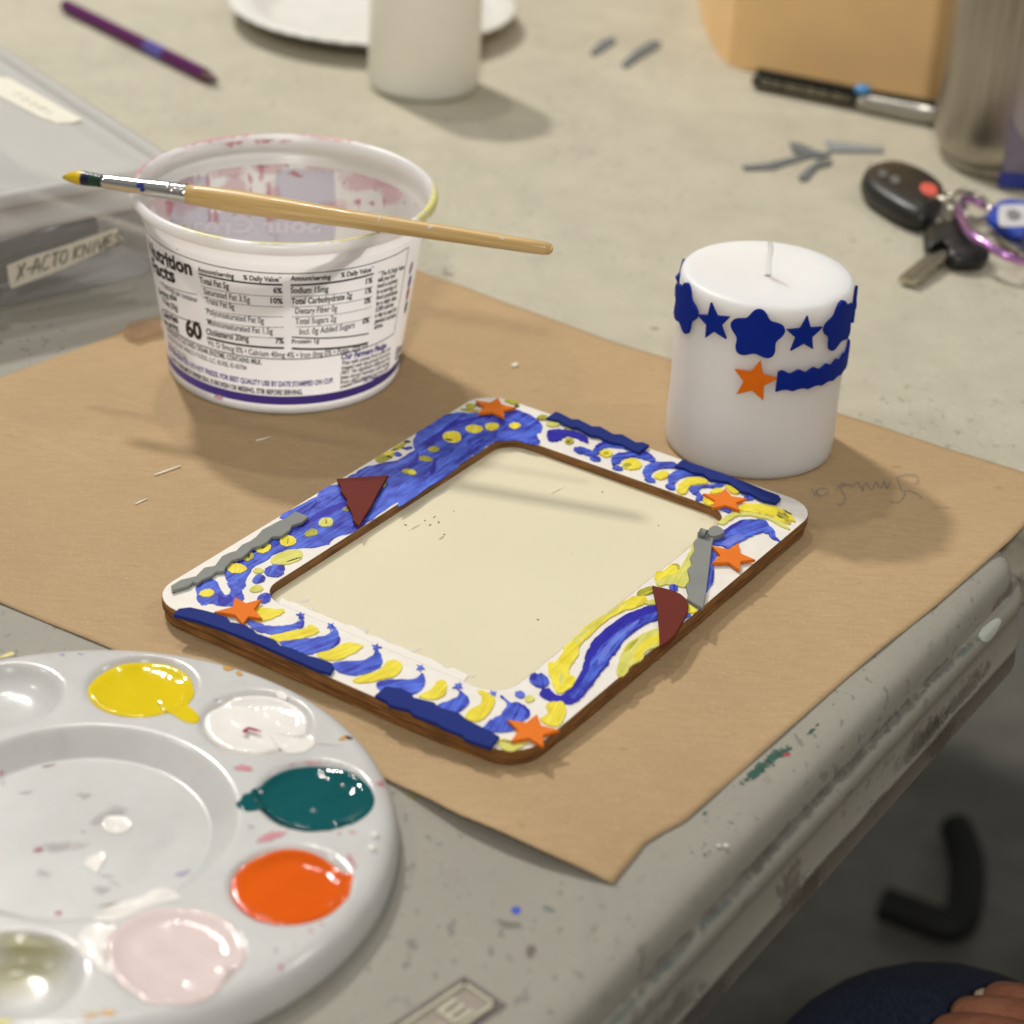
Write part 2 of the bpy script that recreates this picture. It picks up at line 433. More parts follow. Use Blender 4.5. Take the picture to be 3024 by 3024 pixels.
for k in range(18):
    x = random.uniform(1180, 1950); y = random.uniform(2560, 3010)
    if y > 2320+(x-1170)*.47+30: blob_rings(bm, random.choice((1, 8, 7)), ellipse(x, y, random.uniform(2, 7), random.uniform(2, 4), random.uniform(-40, 40), 8), f)
blob_rings(bm, 8, ellipse(1308, 2576, 7, 4, 0, 8), f); blob_rings(bm, 8, ellipse(1294, 2733, 7, 4, 0, 8), f)
# rubbed dirt in the moulded edge
def edge_pos(s, k):
    d, z = PROF[k]; c = TC-TD*s; return c+TN*(d)+Vector((0, 0, z+TZ))
def edge_blob(mi, s, ks, ln):
    P = ellipse(s, sum(ks)/2, ln, (ks[1]-ks[0])/2, 0, 16, .12)
    def pf(a, b):
        i = min(max(b, 0), len(PROF)-1.001); k = int(i); q = edge_pos(a, k).lerp(edge_pos(a, k+1), i-k); return q+TN*.0002+Vector((0, 0, .00015))
    blob_rings(bm, mi, P, pf)
edge_blob(5, .044, (7.2, 10.8), .0085); edge_blob(6, .034, (5.5, 7), .002); edge_blob(2, .06, (7.4, 9), .012); edge_blob(8, .02, (4.5, 7.5), .016)
for q in (.08, .12, .155, .19, .22, .255): edge_blob(8, q, (5.6, 8.8), random.uniform(.022, .04))
for q in (.235, .262, .285): edge_blob(2, q, (7.0, 9.0), .012)
for k in range(12): edge_blob(random.choice((8, 7, 7)), random.uniform(.03, .29), random.choice(((12.6, 16), (13, 15), (17.5, 19.5), (15, 16.4))), random.uniform(.012, .03))
obj_split('paint_spot', bm, ST, near_table)

B0, B1, B2 = crop(1150, 2800, 4.83, [(1065, 400), (1690, 825), (180, 1095)])
b0, b1, b2 = (at(*p, TZ) for p in (B0, B1, B2)); ex = (b1-b0); wB = ex.length; ex.normalize(); ey = (b2-b0).normalized(); ey = (ey-ex*ey.dot(ex)).normalized()
def bp(x, y, z): return b0+ex*x+ey*y+Vector((0, 0, z))
M_GRIME = plain('grimy_groove', lin(96, 88, 84), .7, .2, 300, .2); M_PLATE = plain('badge_plate', lin(146, 136, 124), .6, .18, 220, .2); M_RIDGE = plain('badge_ridge', lin(186, 180, 158), .5, .08, 300)
LB = .085
bm = bmesh.new()
def strip(x0, y0, x1, y1, h, mi):
    box_bm(bp((x0+x1)/2, (y0+y1)/2, h/2), ex*(x1-x0)/2, ey*(y1-y0)/2, Vector((0, 0, h/2)), bm, mi)
g = .0021
strip(0, 0, wB, LB, .00012, 0); strip(g, g, wB-g, LB-g, .00022, 1)
for a in ((g, g, wB-g, g+.0009), (g, g, g+.0009, LB-g), (wB-g-.0009, g, wB-g, LB-g)): strip(*a, .0009, 2)
# the letter E, its foot towards the table edge
ux, uy = wB*.30, .0085; eh = wB*.42; ew = .0066; st_ = .0012
strip(ux, uy+ew-st_, ux+eh, uy+ew, .0009, 2)
for q in (0, .43, .86): strip(ux+eh*q, uy, ux+eh*q+st_, uy+ew-st_, .0009, 2)
bevel_bm(bm, .00012, 1)
o = obj('moulded_badge', bm, [M_GRIME, M_PLATE, M_RIDGE], near_table, sm=False)

# ------------------------------------------------------------------ brown paper
def resample(P, n):
    P = [Vector(p) for p in P]; L = [0]
    for a, b in zip(P, P[1:]): L.append(L[-1]+(b-a).length)
    out = []
    for i in range(n+1):
        t = L[-1]*i/n; k = 0
        while k < len(P)-2 and L[k+1] < t: k += 1
        out.append(P[k].lerp(P[k+1], (t-L[k])/max(1e-9, L[k+1]-L[k])))
    return out
def liftb(x): 
    t = min(1, max(0, (x-1140)/(1811-1140))); return .0042*(math.sin(math.pi*t)**.8 if 0 < t < 1 else 0)
eT = [at(*p) for p in [(1051, 729), (1235, 795), (1794, 1000), (2400, 1192), (3024, 1393), (3140, 1430)]]
eR = [at(*p) for p in [(3140, 1430), (3024, 1553), (2987, 1592), (2760, 1790), (2640, 1885), (2500, 2000), (2230, 2240), (2024, 2423), (1960, 2456), (1905, 2490), (1890, 2512), (1811, 2609)]]
eL = [at(*p) for p in [(1051, 729), (835, 807), (480, 935), (400, 955), (330, 990), (180, 1046), (0, 1115), (-858, 1424)]]
eB = [at(u, v, liftb(u)) for u, v in [(-858, 1424), (0, 1778), (320, 1910), (750, 2110), (1164, 2309), (1260, 2352), (1355, 2402), (1475, 2452), (1593, 2505), (1700, 2552), (1811, 2609)]]
NU, NV = 150, 110
T_, B_, L_, R_ = resample(eT, NU), resample(eB, NU), resample(eL, NV), resample(eR, NV)
bm = bmesh.new(); grid = []
for j in range(NV+1):
    v = j/NV; row = []
    for i in range(NU+1):
        u = i/NU
        p = T_[i].lerp(B_[i], v)+L_[j].lerp(R_[j], u)-(T_[0]*(1-u)*(1-v)+T_[-1]*u*(1-v)+B_[0]*(1-u)*v+B_[-1]*u*v)
        p.z = B_[i].z*max(0, (v-.55)/.45)**2.2-.00028*(1+math.sin(p.x*95+p.y*42+1.3*math.sin(p.y*60))*math.sin(p.y*70-p.x*33+.7))
        row.append(bm.verts.new(p))
    grid.append(row)
for j in range(NV):
    for i in range(NU): bm.faces.new((grid[j][i], grid[j+1][i], grid[j+1][i+1], grid[j][i+1]))
paper = obj('brown_paper', bm, M_KRAFT)
sd = paper.modifiers.new('thickness', 'SOLIDIFY'); sd.thickness = .00018; sd.offset = -1
tag(paper, 'sheet of brown kraft paper lying across the table under the painted frame', 'paper')
M_INK = decal('faded_blue_pen', lin(116, 122, 130), .42, 500, .6, 3, .6)
bm = bmesh.new(); f = flat(.0002)
HW = [[(1125, 350), (1105, 325), (1060, 302), (1005, 290), (975, 300), (962, 275), (945, 230), (935, 190), (960, 170), (1010, 160), (1070, 165), (1100, 190), (1095, 220), (1070, 235)],
      [(1000, 292), (990, 330), (960, 370), (920, 385), (880, 375)], [(880, 215), (860, 260), (850, 270), (838, 235), (832, 212)],
      [(832, 212), (815, 255), (790, 262), (780, 235), (765, 222), (750, 250), (735, 280), (715, 272), (700, 240), (690, 228)],
      [(690, 228), (670, 250), (665, 290), (648, 262), (630, 230), (600, 235), (580, 255), (560, 240), (530, 238)],
      [(530, 238), (490, 265), (500, 300), (525, 335), (510, 380), (480, 400), (462, 390)], [(525, 240), (500, 230), (470, 262), (455, 285)],
      [(385, 270), (350, 268), (310, 275), (300, 310), (330, 330), (375, 315), (390, 290)], [(255, 270), (272, 300), (285, 325), (300, 300), (290, 280)]]
for s in HW: ribbon(bm, smooth(crop(2300, 1340, 2.668, s), 5, False), 4.6, 0, f)
obj('handwriting', bm, M_INK, paper, sm=False)

# torn clear tape and bright slivers lying on the paper
t = NT('clear_packing_tape'); t.color(lin(150, 112, 62)); t.set(Roughness=.08); t.p.inputs['Alpha'].default_value = .55; t.bump(t.noise(t.coords(), 260, 3), .9, .002); M_TAPE = t.m
P = [(990, 215), (1040, 150), (1120, 125), (1300, 95), (1345, 150), (1350, 230), (1240, 240), (1190, 270), (1130, 282), (1060, 290), (1040, 255), (1010, 250)]
bm = bmesh.new(); pts = crop(0, 900, 2.76, P); blob_rings(bm, 0, pts, lambda x, y: at(x, y, .0006+.0010*math.sin(x*.11)*math.sin(y*.17)+.0008))
tag(obj('tape_piece', bm, M_TAPE), 'torn glossy piece of clear brown packing tape on paper beside the tub', 'tape')
M_SLIV = plain('pale_sliver', lin(250, 246, 230), .4, .03)
for lab, a, b, w in (('long white sliver on the brown paper left of the tub shadow', (457, 1402), (534, 1375), 4), ('thin white sliver on the brown paper inside the tub shadow', (756, 1301), (800, 1290), 4.5),
                     ('tiny pale sliver nearest the left end of the frame on the brown paper', (400, 1488), (434, 1473), 3.5), ('small square white chip on the brown paper between tub and candle', (1513, 1080), (1529, 1073), 13)):
    bm = bmesh.new(); p, q = at(*a, .0002), at(*b, .0002); d = (q-p); n_ = Vector((-d.y, d.x, 0)).normalized()*w*.00008
    box_bm((p+q)/2, d/2, n_, Vector((0, 0, .0001)), bm)
    tag(obj('sliver', bm, M_SLIV), lab, 'sliver', 'pale slivers on the brown paper')

# ------------------------------------------------------------------ picture frame
FC = Vector((-.0032, .6445, 0)); FA = 1.0116; E1 = Vector((math.cos(FA), math.sin(FA), 0)); E2 = Vector((-math.sin(FA), math.cos(FA), 0))
FT = .00735; FM = .0038
frame = thing('picture_frame', 'white wooden picture frame painted with blue and yellow strokes and foam shapes', 'picture frame', FC+Vector((0, 0, .0003)))
def fl(x, y, z): return FC+E1*x+E2*y+Vector((0, 0, z))
def rrect(x0, x1, y0, y1, r, n=8):
    o = []
    for cx, cy, a in ((x1-r, y1-r, 0), (x0+r, y1-r, 90), (x0+r, y0+r, 180), (x1-r, y0+r, 270)):
        for k in range(n+1): t = R(a+90*k/n); o.append((cx+r*math.cos(t), cy+r*math.sin(t)))
    return o
OUT = rrect(-.0965, .0965, -.0723, .0723, .0125); INN = rrect(-.0726, .0722, -.0494, .0455, .0095)
def ring_solid(out, inn, z0, z1, mside, mtop, wob=0):
    bm = bmesh.new(); n = len(out); V = {}
    for nm, L, ins in (('o', out, 0), ('i', inn, 0)):
        for zk, z in (('0', z0), ('1', z1)): V[nm+zk] = [bm.verts.new(fl(x+random.uniform(-wob, wob), y+random.uniform(-wob, wob), z)) for x, y in L]
    for i in range(n):
        j = (i+1) % n
        for a, b, m in (('o0', 'o1', 0), ('i1', 'i0', 0), ('o1', 'i1', 1), ('i0', 'o0', 0)):
            f = bm.faces.new((V[a][i], V[a][j], V[b][j], V[b][i])); f.material_index = m
    return bm
bm = ring_solid(OUT, INN, FM, FT, 0, 1); bmesh.ops.recalc_face_normals(bm, faces=bm.faces[:])
bevel_bm(bm, .00022, 2, 60)
obj('frame_front', bm, [M_BURNT, M_WHITE], frame, sm=False)
P = [fl(x, y, 0) for x, y in rrect(-.0958, .0958, -.0716, .0716, .012)]
obj('backing_board', prism_bm([(p.x, p.y) for p in P], 0.0004, FM-.0008, .0003), M_BURNT, frame, sm=False)
P = [fl(x, y, 0) for x, y in rrect(-.0755, .0752, -.0522, .0484, .0095)]
bmq = prism_bm([(p.x, p.y) for p in P], FM-.0010, FM+.0001)
panel = obj('inset_panel', bmq, M_CREAM, frame, sm=False)
# the white ring laps over the inner edge of the panel: splashes, scuffs and specks
bm = bmesh.new(); DM = [decal('white_splash', lin(236, 231, 222), .62, 330, .45, 2.3, .6, 1.7), decal('pencil_scuff', lin(84, 80, 70), .9, 700, .6, 2.2, .45), decal('thin_scuff', lin(168, 156, 128), .6, 400), decal('white_lap', lin(238, 233, 225), .95, 200, .45, 4, .6, .8)]
f = flat(FM+.00022)
for k in range(24):
    q = (k+.5+random.uniform(-.5, .5))/24; x = 838+(1362-838)*q; y = 1784+(2006-1784)*q; ln = random.choice((12, 16, 24, 34, 52))*random.uniform(.7, 1.1)*(1-.5*q)
    blob_rings(bm, 0, ellipse(x+ln*.75, y-ln*.32, ln, random.uniform(7, 13), random.uniform(-34, -12), 18, .05), f, (1, .9, .7, .4))
ribbon(bm, [(824+(1374-824)*k/26, 1777+(2006-1777)*k/26+4*math.sin(k*1.7)) for k in range(27)], 34, 3, flat(FM+.00036))
for x, y, a, b in ((1395, 1995, 16, 6), (1240, 1948, 26, 7), (900, 1770, 30, 7)): blob_rings(bm, 0, ellipse(x, y, a, b, -18, 14, .2), f)
for x, y, a, b, r in ((955, 1545, 24, 7, 8), (1180, 1495, 14, 8, 0), (1285, 1455, 30, 9, -30), (1335, 1515, 22, 10, -30), (1395, 1655, 20, 9, -15), (1505, 1388, 12, 8, 40), (1240, 1545, 26, 8, -20)):
    blob_rings(bm, 1, crop(950, 1150, 3.864, ellipse(x, y, a, b, r, 10, .2)), f)
for x, y, a, b in ((885, 1168, 16, 10), (1525, 1552, 12, 8), (540, 1872, 10, 7)): blob_rings(bm, 1, crop(1550, 1150, 3.864, ellipse(x, y, a, b, 0, 10)), f)
blob_rings(bm, 1, crop(1550, 1700, 3.864, ellipse(150, 500, 18, 9, 0, 10)), f); blob_rings(bm, 2, crop(1550, 1150, 3.864, ellipse(365, 1160, 110, 7, -28, 12)), f)
blob_rings(bm, 2, crop(950, 1150, 3.864, ellipse(1070, 1570, 110, 8, -28, 12)), f); blob_rings(bm, 2, crop(950, 1150, 3.864, ellipse(1370, 1690, 60, 12, -35, 12)), f)
obj_split('splash', bm, DM, panel)

PM = [M_BLUE, M_BLUED, M_BLUEP, M_YEL, M_YELP, M_OLIVE, M_DARKP, M_BLUEM]
BL, BD, BP, YE, YP, OL, DK, BM = range(8)
pbm = bmesh.new(); uvl = pbm.loops.layers.uv.new('UVMap'); cnt = [0]
def stroke(mi, pts, sm=4, z=None, ang=None):
    """one brush mark on the frame's face, a thin layer of paint with a rim"""
    pts = smooth(pts, sm) if sm else pts; cnt[0] += 1
    jit = 2.6 if len(pts) > 50 else 1.6; pts = [(x+random.uniform(-jit, jit), y+random.uniform(-jit, jit)*.7) for x, y in pts]
    z0 = FT+.00004; z1 = FT+(z or (.00010+.000013*cnt[0] % .0004)); z1 = FT+.00012+.000004*cnt[0] if z is None else FT+z
    W3 = [at(u, v, FT) for u, v in pts]; p2 = ccw([(p.x, p.y) for p in W3])
    cx = sum(p[0] for p in p2)/len(p2); cy = sum(p[1] for p in p2)/len(p2)
    if ang is None:
        sxx = sum((p[0]-cx)**2 for p in p2); syy = sum((p[1]-cy)**2 for p in p2); sxy = sum((p[0]-cx)*(p[1]-cy) for p in p2)
        ang = .5*math.atan2(2*sxy, sxx-syy)
    c, s = math.cos(ang), math.sin(ang); n = len(p2); ox, oy = random.random()*9, random.random()*9
    lo = [pbm.verts.new((x, y, z0)) for x, y in p2]; hi = [pbm.verts.new((x, y, z1)) for x, y in p2]
    fs = [pbm.faces.new(hi)]+[pbm.faces.new((lo[i], lo[(i+1) % n], hi[(i+1) % n], hi[i])) for i in range(n)]
    fs[0].normal_update(); r_ = bmesh.ops.triangulate(pbm, faces=fs[:1]); fs = r_['faces']+fs[1:]
    for f in fs:
        f.material_index = mi
        for l in f.loops:
            x, y = l.vert.co.x-cx, l.vert.co.y-cy; l[uvl].uv = (ox+x*c+y*s, oy-x*s+y*c)
P3 = lambda p: crop(500, 1550, 3.864, p); P4 = lambda p: crop(950, 1150, 3.864, p); P5 = lambda p: crop(1550, 1150, 3.864, p)
P6 = lambda p: crop(1950, 1350, 3.864, p); P7 = lambda p: crop(1550, 1700, 3.864, p); P8 = lambda p: crop(1300, 1850, 3.864, p)
P2 = lambda p: crop(500, 1100, 3.864, p); PA = lambda p: crop(450, 1100, 1.932, p); PC_ = lambda p: crop(900, 1700, 1.932, p); PQ = lambda p: crop(1000, 650, 1.486, p)
big = (P2([(1250, 1660), (1500, 1510), (1700, 1405), (1900, 1290)])+P4([(20, 1175), (190, 1090), (280, 1010), (380, 960), (500, 885), (640, 850), (800, 825), (950, 765), (1055, 690), (1045, 640), (1050, 560), (1095, 490), (1200, 425), (1300, 365), (1400, 295), (1500, 272), (1620, 268), (1750, 270)])
       + PQ([(700, 835), (770, 832), (830, 850), (872, 875), (893, 905), (890, 930), (868, 942), (882, 970), (880, 986), (850, 985), (800, 972), (745, 966), (690, 975), (660, 988), (610, 1022), (540, 1070), (470, 1124), (400, 1170), (330, 1218), (260, 1262)])
       + P4([(860, 1290), (640, 1440), (470, 1560), (340, 1645), (170, 1682), (110, 1740)])
       + P3([(1800, 235), (1600, 262), (1400, 290), (1200, 335), (1100, 410), (950, 490), (925, 550), (870, 640), (882, 690), (835, 750), (858, 830), (835, 870), (780, 905), (690, 935), (550, 925), (480, 900), (390, 920), (330, 880), (305, 780), (312, 710), (370, 650), (440, 605), (530, 640), (590, 720), (640, 805), (690, 780), (702, 740), (665, 690), (660, 630), (630, 550), (645, 500), (700, 445), (740, 400), (830, 375), (900, 305), (960, 255), (1050, 220), (1150, 140), (1300, 100), (1400, 20), (1480, -20)]))
LA = FA
stroke(BL, big, 3, ang=LA)
# darker and paler sweeps inside the big blue band
for mi, p in ((BD, P4([(0, 1385), (110, 1330), (260, 1290), (280, 1330), (150, 1400), (0, 1465), (-120, 1520), (-160, 1490)])), (BD, P4([(1190, 640), (1260, 560), (1400, 440), (1560, 360), (1800, 310), (1800, 340), (1560, 400), (1420, 480), (1300, 590), (1230, 680)])),
              (BD, P4([(1090, 720), (1110, 800), (1050, 880), (900, 930), (860, 910), (1000, 860), (1060, 800)])), (BD, P4([(1290, 780), (1330, 840), (1290, 960), (1240, 980), (1260, 880)])),
              (BM, P4([(1330, 800), (1450, 770), (1530, 800), (1470, 880), (1380, 960), (1310, 960), (1300, 880)])), (BM, P4([(700, 905), (800, 850), (930, 800), (1060, 740), (1070, 760), (960, 830), (840, 880), (740, 920)])),
              (BM, P4([(620, 1230), (760, 1150), (960, 1080), (940, 1110), (760, 1220), (640, 1280)])), (BM, P4([(60, 1120), (180, 1090), (190, 1150), (60, 1240), (-60, 1280), (-40, 1200)])), (BM, PQ([(690, 935), (760, 925), (830, 945), (870, 975), (800, 960), (720, 958)])),
              (BM, P3([(720, 620), (790, 640), (780, 720), (730, 730), (700, 680)])), (BM, P3([(380, 660), (440, 640), (470, 690), (400, 720)])), (BD, P3([(560, 790), (640, 830), (700, 800), (720, 870), (640, 915), (560, 900)])), (BM, P4([(1580, 600), (1760, 640), (1690, 700), (1560, 760), (1480, 800), (1500, 720)])),
              (BD, P3([(710, 440), (760, 395), (830, 385), (850, 410), (760, 450)])), (BD, P3([(920, 300), (960, 270), (1000, 290), (960, 330)]))):
    stroke(mi, p, 3, ang=LA+random.uniform(-.3, .3))
for mi, x, y, a, b, r in ((YE, 1490, 545, 102, 70, 8), (YE, 1740, 453, 95, 48, 2), (OL, 1280, 685, 70, 32, 0), (OL, 1185, 795, 82, 32, 5), (OL, 1000, 945, 88, 33, 6), (YE, 1030, 948, 50, 24, 6), (OL, 710, 1085, 26, 30, 0), (OL, 285, 1370, 42, 26, 0), (YP, 65, 1520, 66, 52, -8),
                          (DK, 1450, 580, 42, 12, 10), (OL, 720, 780, 110, 45, -22), (YE, 770, 730, 60, 22, -15), (OL, 870, 665, 70, 26, -22), (OL, 925, 630, 40, 16, -18), (DK, 975, 598, 34, 13, 0), (DK, 770, 775, 34, 13, 10), (DK, 830, 690, 40, 9, -20), (DK, 940, 672, 26, 9, 0), (BL, 870, 745, 42, 26, 0), (BL, 990, 675, 45, 18, -15),
                          (OL, 1700, 195, 62, 28, 0), (OL, 1690, 243, 110, 15, 4), (DK, 1780, 185, 26, 12, 20), (DK, 1640, 236, 40, 7, 12)):
    stroke(mi, P4(ellipse(x, y, a, b, r)), 2)
for x, y, a, b in ((672, 908, 33, 16), (773, 904, 27, 13)): stroke(YE, PQ(ellipse(x, y, a, b)), 2)
stroke(OL, PQ(ellipse(760, 800, 34, 9, 12)), 2); stroke(DK, PQ(ellipse(782, 818, 10, 5)), 2)
for mi, x, y, a, b in ((YP, 1785, 1715, 80, 52), (OL, 1620, 1835, 75, 42), (OL, 1790, 1710, 12, 28), (OL, 1625, 1832, 9, 22)): stroke(mi, P2(ellipse(x, y, a, b, -12)), 2)
for mi, x, y, a, b, r in ((YE, 1355, 190, 92, 62, -8), (YE, 1072, 275, 85, 52, -12), (OL, 905, 368, 62, 46, -20), (YE, 770, 503, 106, 58, -4), (YE, 430, 785, 82, 45, -4), (YP, 1345, 378, 200, 72, -16), (YP, 1015, 530, 56, 32, -5), (BL, 1200, 532, 116, 68, -10), (BD, 1280, 500, 40, 34, 0), (BL, 1022, 622, 74, 48, -8), (YP, 995, 735, 74, 40, -5),
                          (BL, 1085, 842, 84, 52, -15), (BD, 1105, 830, 40, 22, -20), (OL, 1352, 190, 9, 34, 6), (DK, 1075, 265, 26, 10, -30), (DK, 1420, 405, 90, 9, -18), (DK, 905, 360, 14, 24, 0)):
    stroke(mi, P3(ellipse(x, y, a, b, r)), 2)
# the row of blue fishes and yellow dashes along the near edge
stroke(YE, P3([(980, 960), (1100, 955), (1230, 970), (1305, 968), (1300, 1010), (1200, 1065), (1060, 1105), (960, 1100)]))
stroke(BL, P3([(860, 1080), (960, 1112), (1100, 1155), (1250, 1165), (1400, 1142), (1480, 1105), (1500, 1055), (1522, 1080), (1526, 1140), (1490, 1188), (1380, 1218), (1200, 1248), (1050, 1232), (960, 1192)]))
stroke(YE, P3([(1140, 1285), (1260, 1250), (1420, 1215), (1560, 1180), (1600, 1145), (1690, 1190), (1695, 1230), (1560, 1290), (1420, 1320), (1250, 1340)]))
stroke(BL, P3([(1260, 1360), (1450, 1320), (1650, 1295), (1800, 1260), (1870, 1200), (1860, 1150), (1910, 1200), (1935, 1260), (1925, 1330), (1840, 1420), (1700, 1460), (1560, 1480), (1400, 1430)]))
stroke(YE, PA([(935, 1612), (1020, 1587), (1080, 1555), (1130, 1545), (1200, 1560), (1170, 1592), (1130, 1612), (1080, 1637), (1010, 1647)]))
stroke(BL, PA([(1030, 1662), (1120, 1650), (1200, 1647), (1255, 1620), (1272, 1580), (1292, 1595), (1311, 1640), (1300, 1682), (1240, 1712), (1160, 1731), (1080, 1717), (1035, 1692)]))
stroke(YE, PA([(1143, 1760), (1220, 1727), (1300, 1700), (1340, 1652), (1400, 1650), (1426, 1682), (1390, 1732), (1300, 1757), (1200, 1776)]))
stroke(BL, PC_([(405, 628), (440, 603), (520, 596), (600, 598), (650, 580), (672, 558), (688, 600), (680, 632), (640, 672), (560, 690), (470, 680)]))
stroke(YE, PC_([(648, 690), (720, 655), (750, 610), (800, 603), (811, 640), (790, 690), (740, 709), (690, 706)]))
stroke(BL, PC_([(755, 745), (830, 715), (872, 692), (880, 665), (858, 640), (900, 668), (930, 698), (940, 722), (910, 762), (860, 784), (800, 774)]))
stroke(YE, PC_([(912, 802), (960, 760), (1000, 740), (1012, 695), (985, 655), (1060, 680), (1086, 712), (1070, 762), (1030, 812), (980, 834), (930, 824)]))
stroke(BL, P8([(495, 1145), (600, 1062), (690, 1012), (750, 930), (755, 880), (685, 795), (740, 832), (800, 880), (870, 876), (950, 910), (1010, 962), (1022, 1005), (990, 1055), (860, 1165), (820, 1198), (700, 1212), (600, 1208), (540, 1182)]))
stroke(BD, P8([(880, 880), (950, 905), (1010, 960), (1022, 1005), (990, 1055), (960, 1030), (975, 980), (930, 930)]), 3)
stroke(BD, P3([(1480, 1180), (1520, 1130), (1526, 1085), (1540, 1120), (1520, 1175)]), 3); stroke(BD, P3([(1840, 1420), (1915, 1340), (1925, 1260), (1945, 1300), (1930, 1360)]), 3)
for f_, x, y in ((P3, 1500, 1040), (P3, 1840, 1165), (PA, 1278, 1572), (PC_, 660, 530), (PC_, 875, 638), (P8, 195, 690), (P8, 600, 775)):
    k = 1 if f_ in (P3, P8) else .5
    st = []
    for i in range(10):
        a = i/10*2*math.pi+x; rr = (62 if i % 2 == 0 else 24)*k*random.uniform(.75, 1.1); st.append((x+rr*math.cos(a), y+rr*.75*math.sin(a)))
    stroke(BP if f_ in (PC_, P8) else BL, f_(st), 0)
stroke(BP, P8(ellipse(910, 785, 56, 38, 25)), 2); stroke(YP, P8(ellipse(1020, 835, 55, 36)), 2)
stroke(YE, P8([(1208, 900), (1330, 862), (1400, 868), (1432, 950), (1422, 1040), (1370, 1122), (1310, 1150), (1200, 1122), (1140, 1062), (1200, 1030), (1232, 980)]))
stroke(YP, P8([(645, 1305), (740, 1290), (850, 1322), (960, 1290), (1002, 1310), (960, 1362), (880, 1412), (790, 1432), (710, 1402), (660, 1352)]))
stroke(DK, P8(ellipse(770, 1325, 90, 12, 5)), 2)
# right side
stroke(YE, P7([(268, 1000), (340, 1005), (380, 950), (440, 880), (450, 830), (540, 750), (650, 640), (780, 530), (950, 430), (1080, 330), (1200, 270), (1330, 240), (1385, 262), (1350, 330), (1250, 372), (1100, 422), (950, 502), (830, 602), (720, 712), (610, 832), (612, 912), (560, 982), (510, 1052), (500, 1132), (562, 1162), (576, 1212), (530, 1282), (430, 1342), (360, 1330), (310, 1230), (270, 1100)]), 3)
stroke(YP, P7([(560, 745), (700, 610), (900, 470), (1080, 340), (1180, 300), (1060, 400), (880, 520), (700, 680), (600, 780)]), 3); stroke(YP, P7([(420, 1100), (450, 1180), (430, 1240), (400, 1250), (400, 1160)]), 3)
stroke(BD, P7([(165, 1350), (210, 1300), (280, 1300), (320, 1340), (370, 1382), (450, 1360), (540, 1282), (600, 1192), (650, 1082), (680, 980), (700, 900), (740, 820), (770, 760), (870, 660), (1000, 560), (1150, 460), (1280, 400), (1400, 365), (1525, 350), (1540, 430), (1540, 505), (1430, 540), (1330, 590), (1200, 682), (1100, 792), (1050, 872), (980, 952), (950, 1022), (870, 1112), (800, 1212), (720, 1312), (640, 1402), (560, 1457), (470, 1477), (420, 1442), (330, 1450), (250, 1422), (180, 1386)]), 3)
stroke(BL, P7([(1530, 430), (1400, 455), (1250, 525), (1100, 620), (950, 740), (850, 840), (770, 960), (720, 1090), (640, 1240), (560, 1330), (500, 1390), (560, 1420), (640, 1370), (720, 1280), (800, 1180), (880, 1070), (930, 990), (1010, 890), (1090, 780), (1200, 670), (1320, 580), (1430, 530), (1530, 495)]), 3)
stroke(BP, P7([(1300, 520), (1150, 600), (1010, 720), (900, 830), (850, 930), (840, 1040), (930, 930), (1000, 820), (1120, 690), (1250, 590)]), 3)
stroke(BL, P7([(50, 1185), (90, 1120), (140, 1132), (180, 1125), (230, 1152), (276, 1202), (260, 1262), (200, 1292), (130, 1272), (80, 1240)]), 2); stroke(BD, P7(ellipse(95, 1170, 42, 40)), 2)
stroke(YP, P7([(1540, 620), (1400, 652), (1250, 732), (1150, 812), (1090, 922), (1060, 1022), (1040, 1102), (1060, 1152), (1110, 1162), (1170, 1112), (1190, 1052), (1270, 1012), (1340, 972), (1370, 882), (1470, 832), (1540, 790)]), 3)
stroke(YE, P7([(1530, 680), (1420, 720), (1320, 800), (1260, 880), (1240, 980), (1330, 950), (1370, 860), (1450, 800), (1530, 760)]), 3); stroke(OL, P7([(1280, 730), (1180, 800), (1130, 890), (1200, 850), (1270, 780)]), 3)
stroke(OL, P7([(1285, 205), (1340, 162), (1470, 130), (1485, 180), (1400, 222), (1300, 242)])); stroke(YP, P7([(1370, 312), (1450, 285), (1500, 290), (1505, 330), (1400, 342)]))
stroke(YP, P6([(400, 950), (372, 990), (350, 1060), (300, 1140), (250, 1230), (180, 1340), (60, 1330), (-30, 1350), (-60, 1440), (0, 1482), (60, 1462), (150, 1472), (280, 1492), (330, 1400), (360, 1250), (390, 1100)]), 3)
stroke(YE, P6([(-70, 1400), (-40, 1320), (60, 1300), (110, 1240), (200, 1228), (222, 1290), (180, 1345), (80, 1370), (0, 1420)]), 3); stroke(OL, P6([(130, 1240), (205, 1232), (218, 1290), (190, 1300), (185, 1262)]), 3)
stroke(BL, P6(ellipse(150, 1502, 52, 36, 10)), 2)
stroke(YE, P6([(890, 600), (930, 552), (1050, 540), (1200, 560), (1350, 590), (1450, 632), (1502, 682), (1540, 745), (1488, 735), (1470, 772), (1350, 732), (1250, 682), (1100, 642), (1000, 632), (920, 622)]))
stroke(OL, P6([(1330, 640), (1400, 660), (1480, 740), (1460, 765), (1400, 720), (1350, 700)]), 3)
for p in ([(1400, 610), (1460, 640), (1500, 670), (1440, 650)], [(1320, 665), (1370, 690), (1400, 722), (1350, 695)], [(1400, 650), (1450, 680), (1475, 712), (1430, 690)]): stroke(DK, P6(p), 3)
stroke(YP, P6([(650, 762), (720, 702), (830, 652), (970, 640), (1100, 652), (1250, 702), (1400, 762), (1482, 832), (1380, 792), (1220, 722), (1050, 682), (900, 682), (800, 722), (720, 782)]))
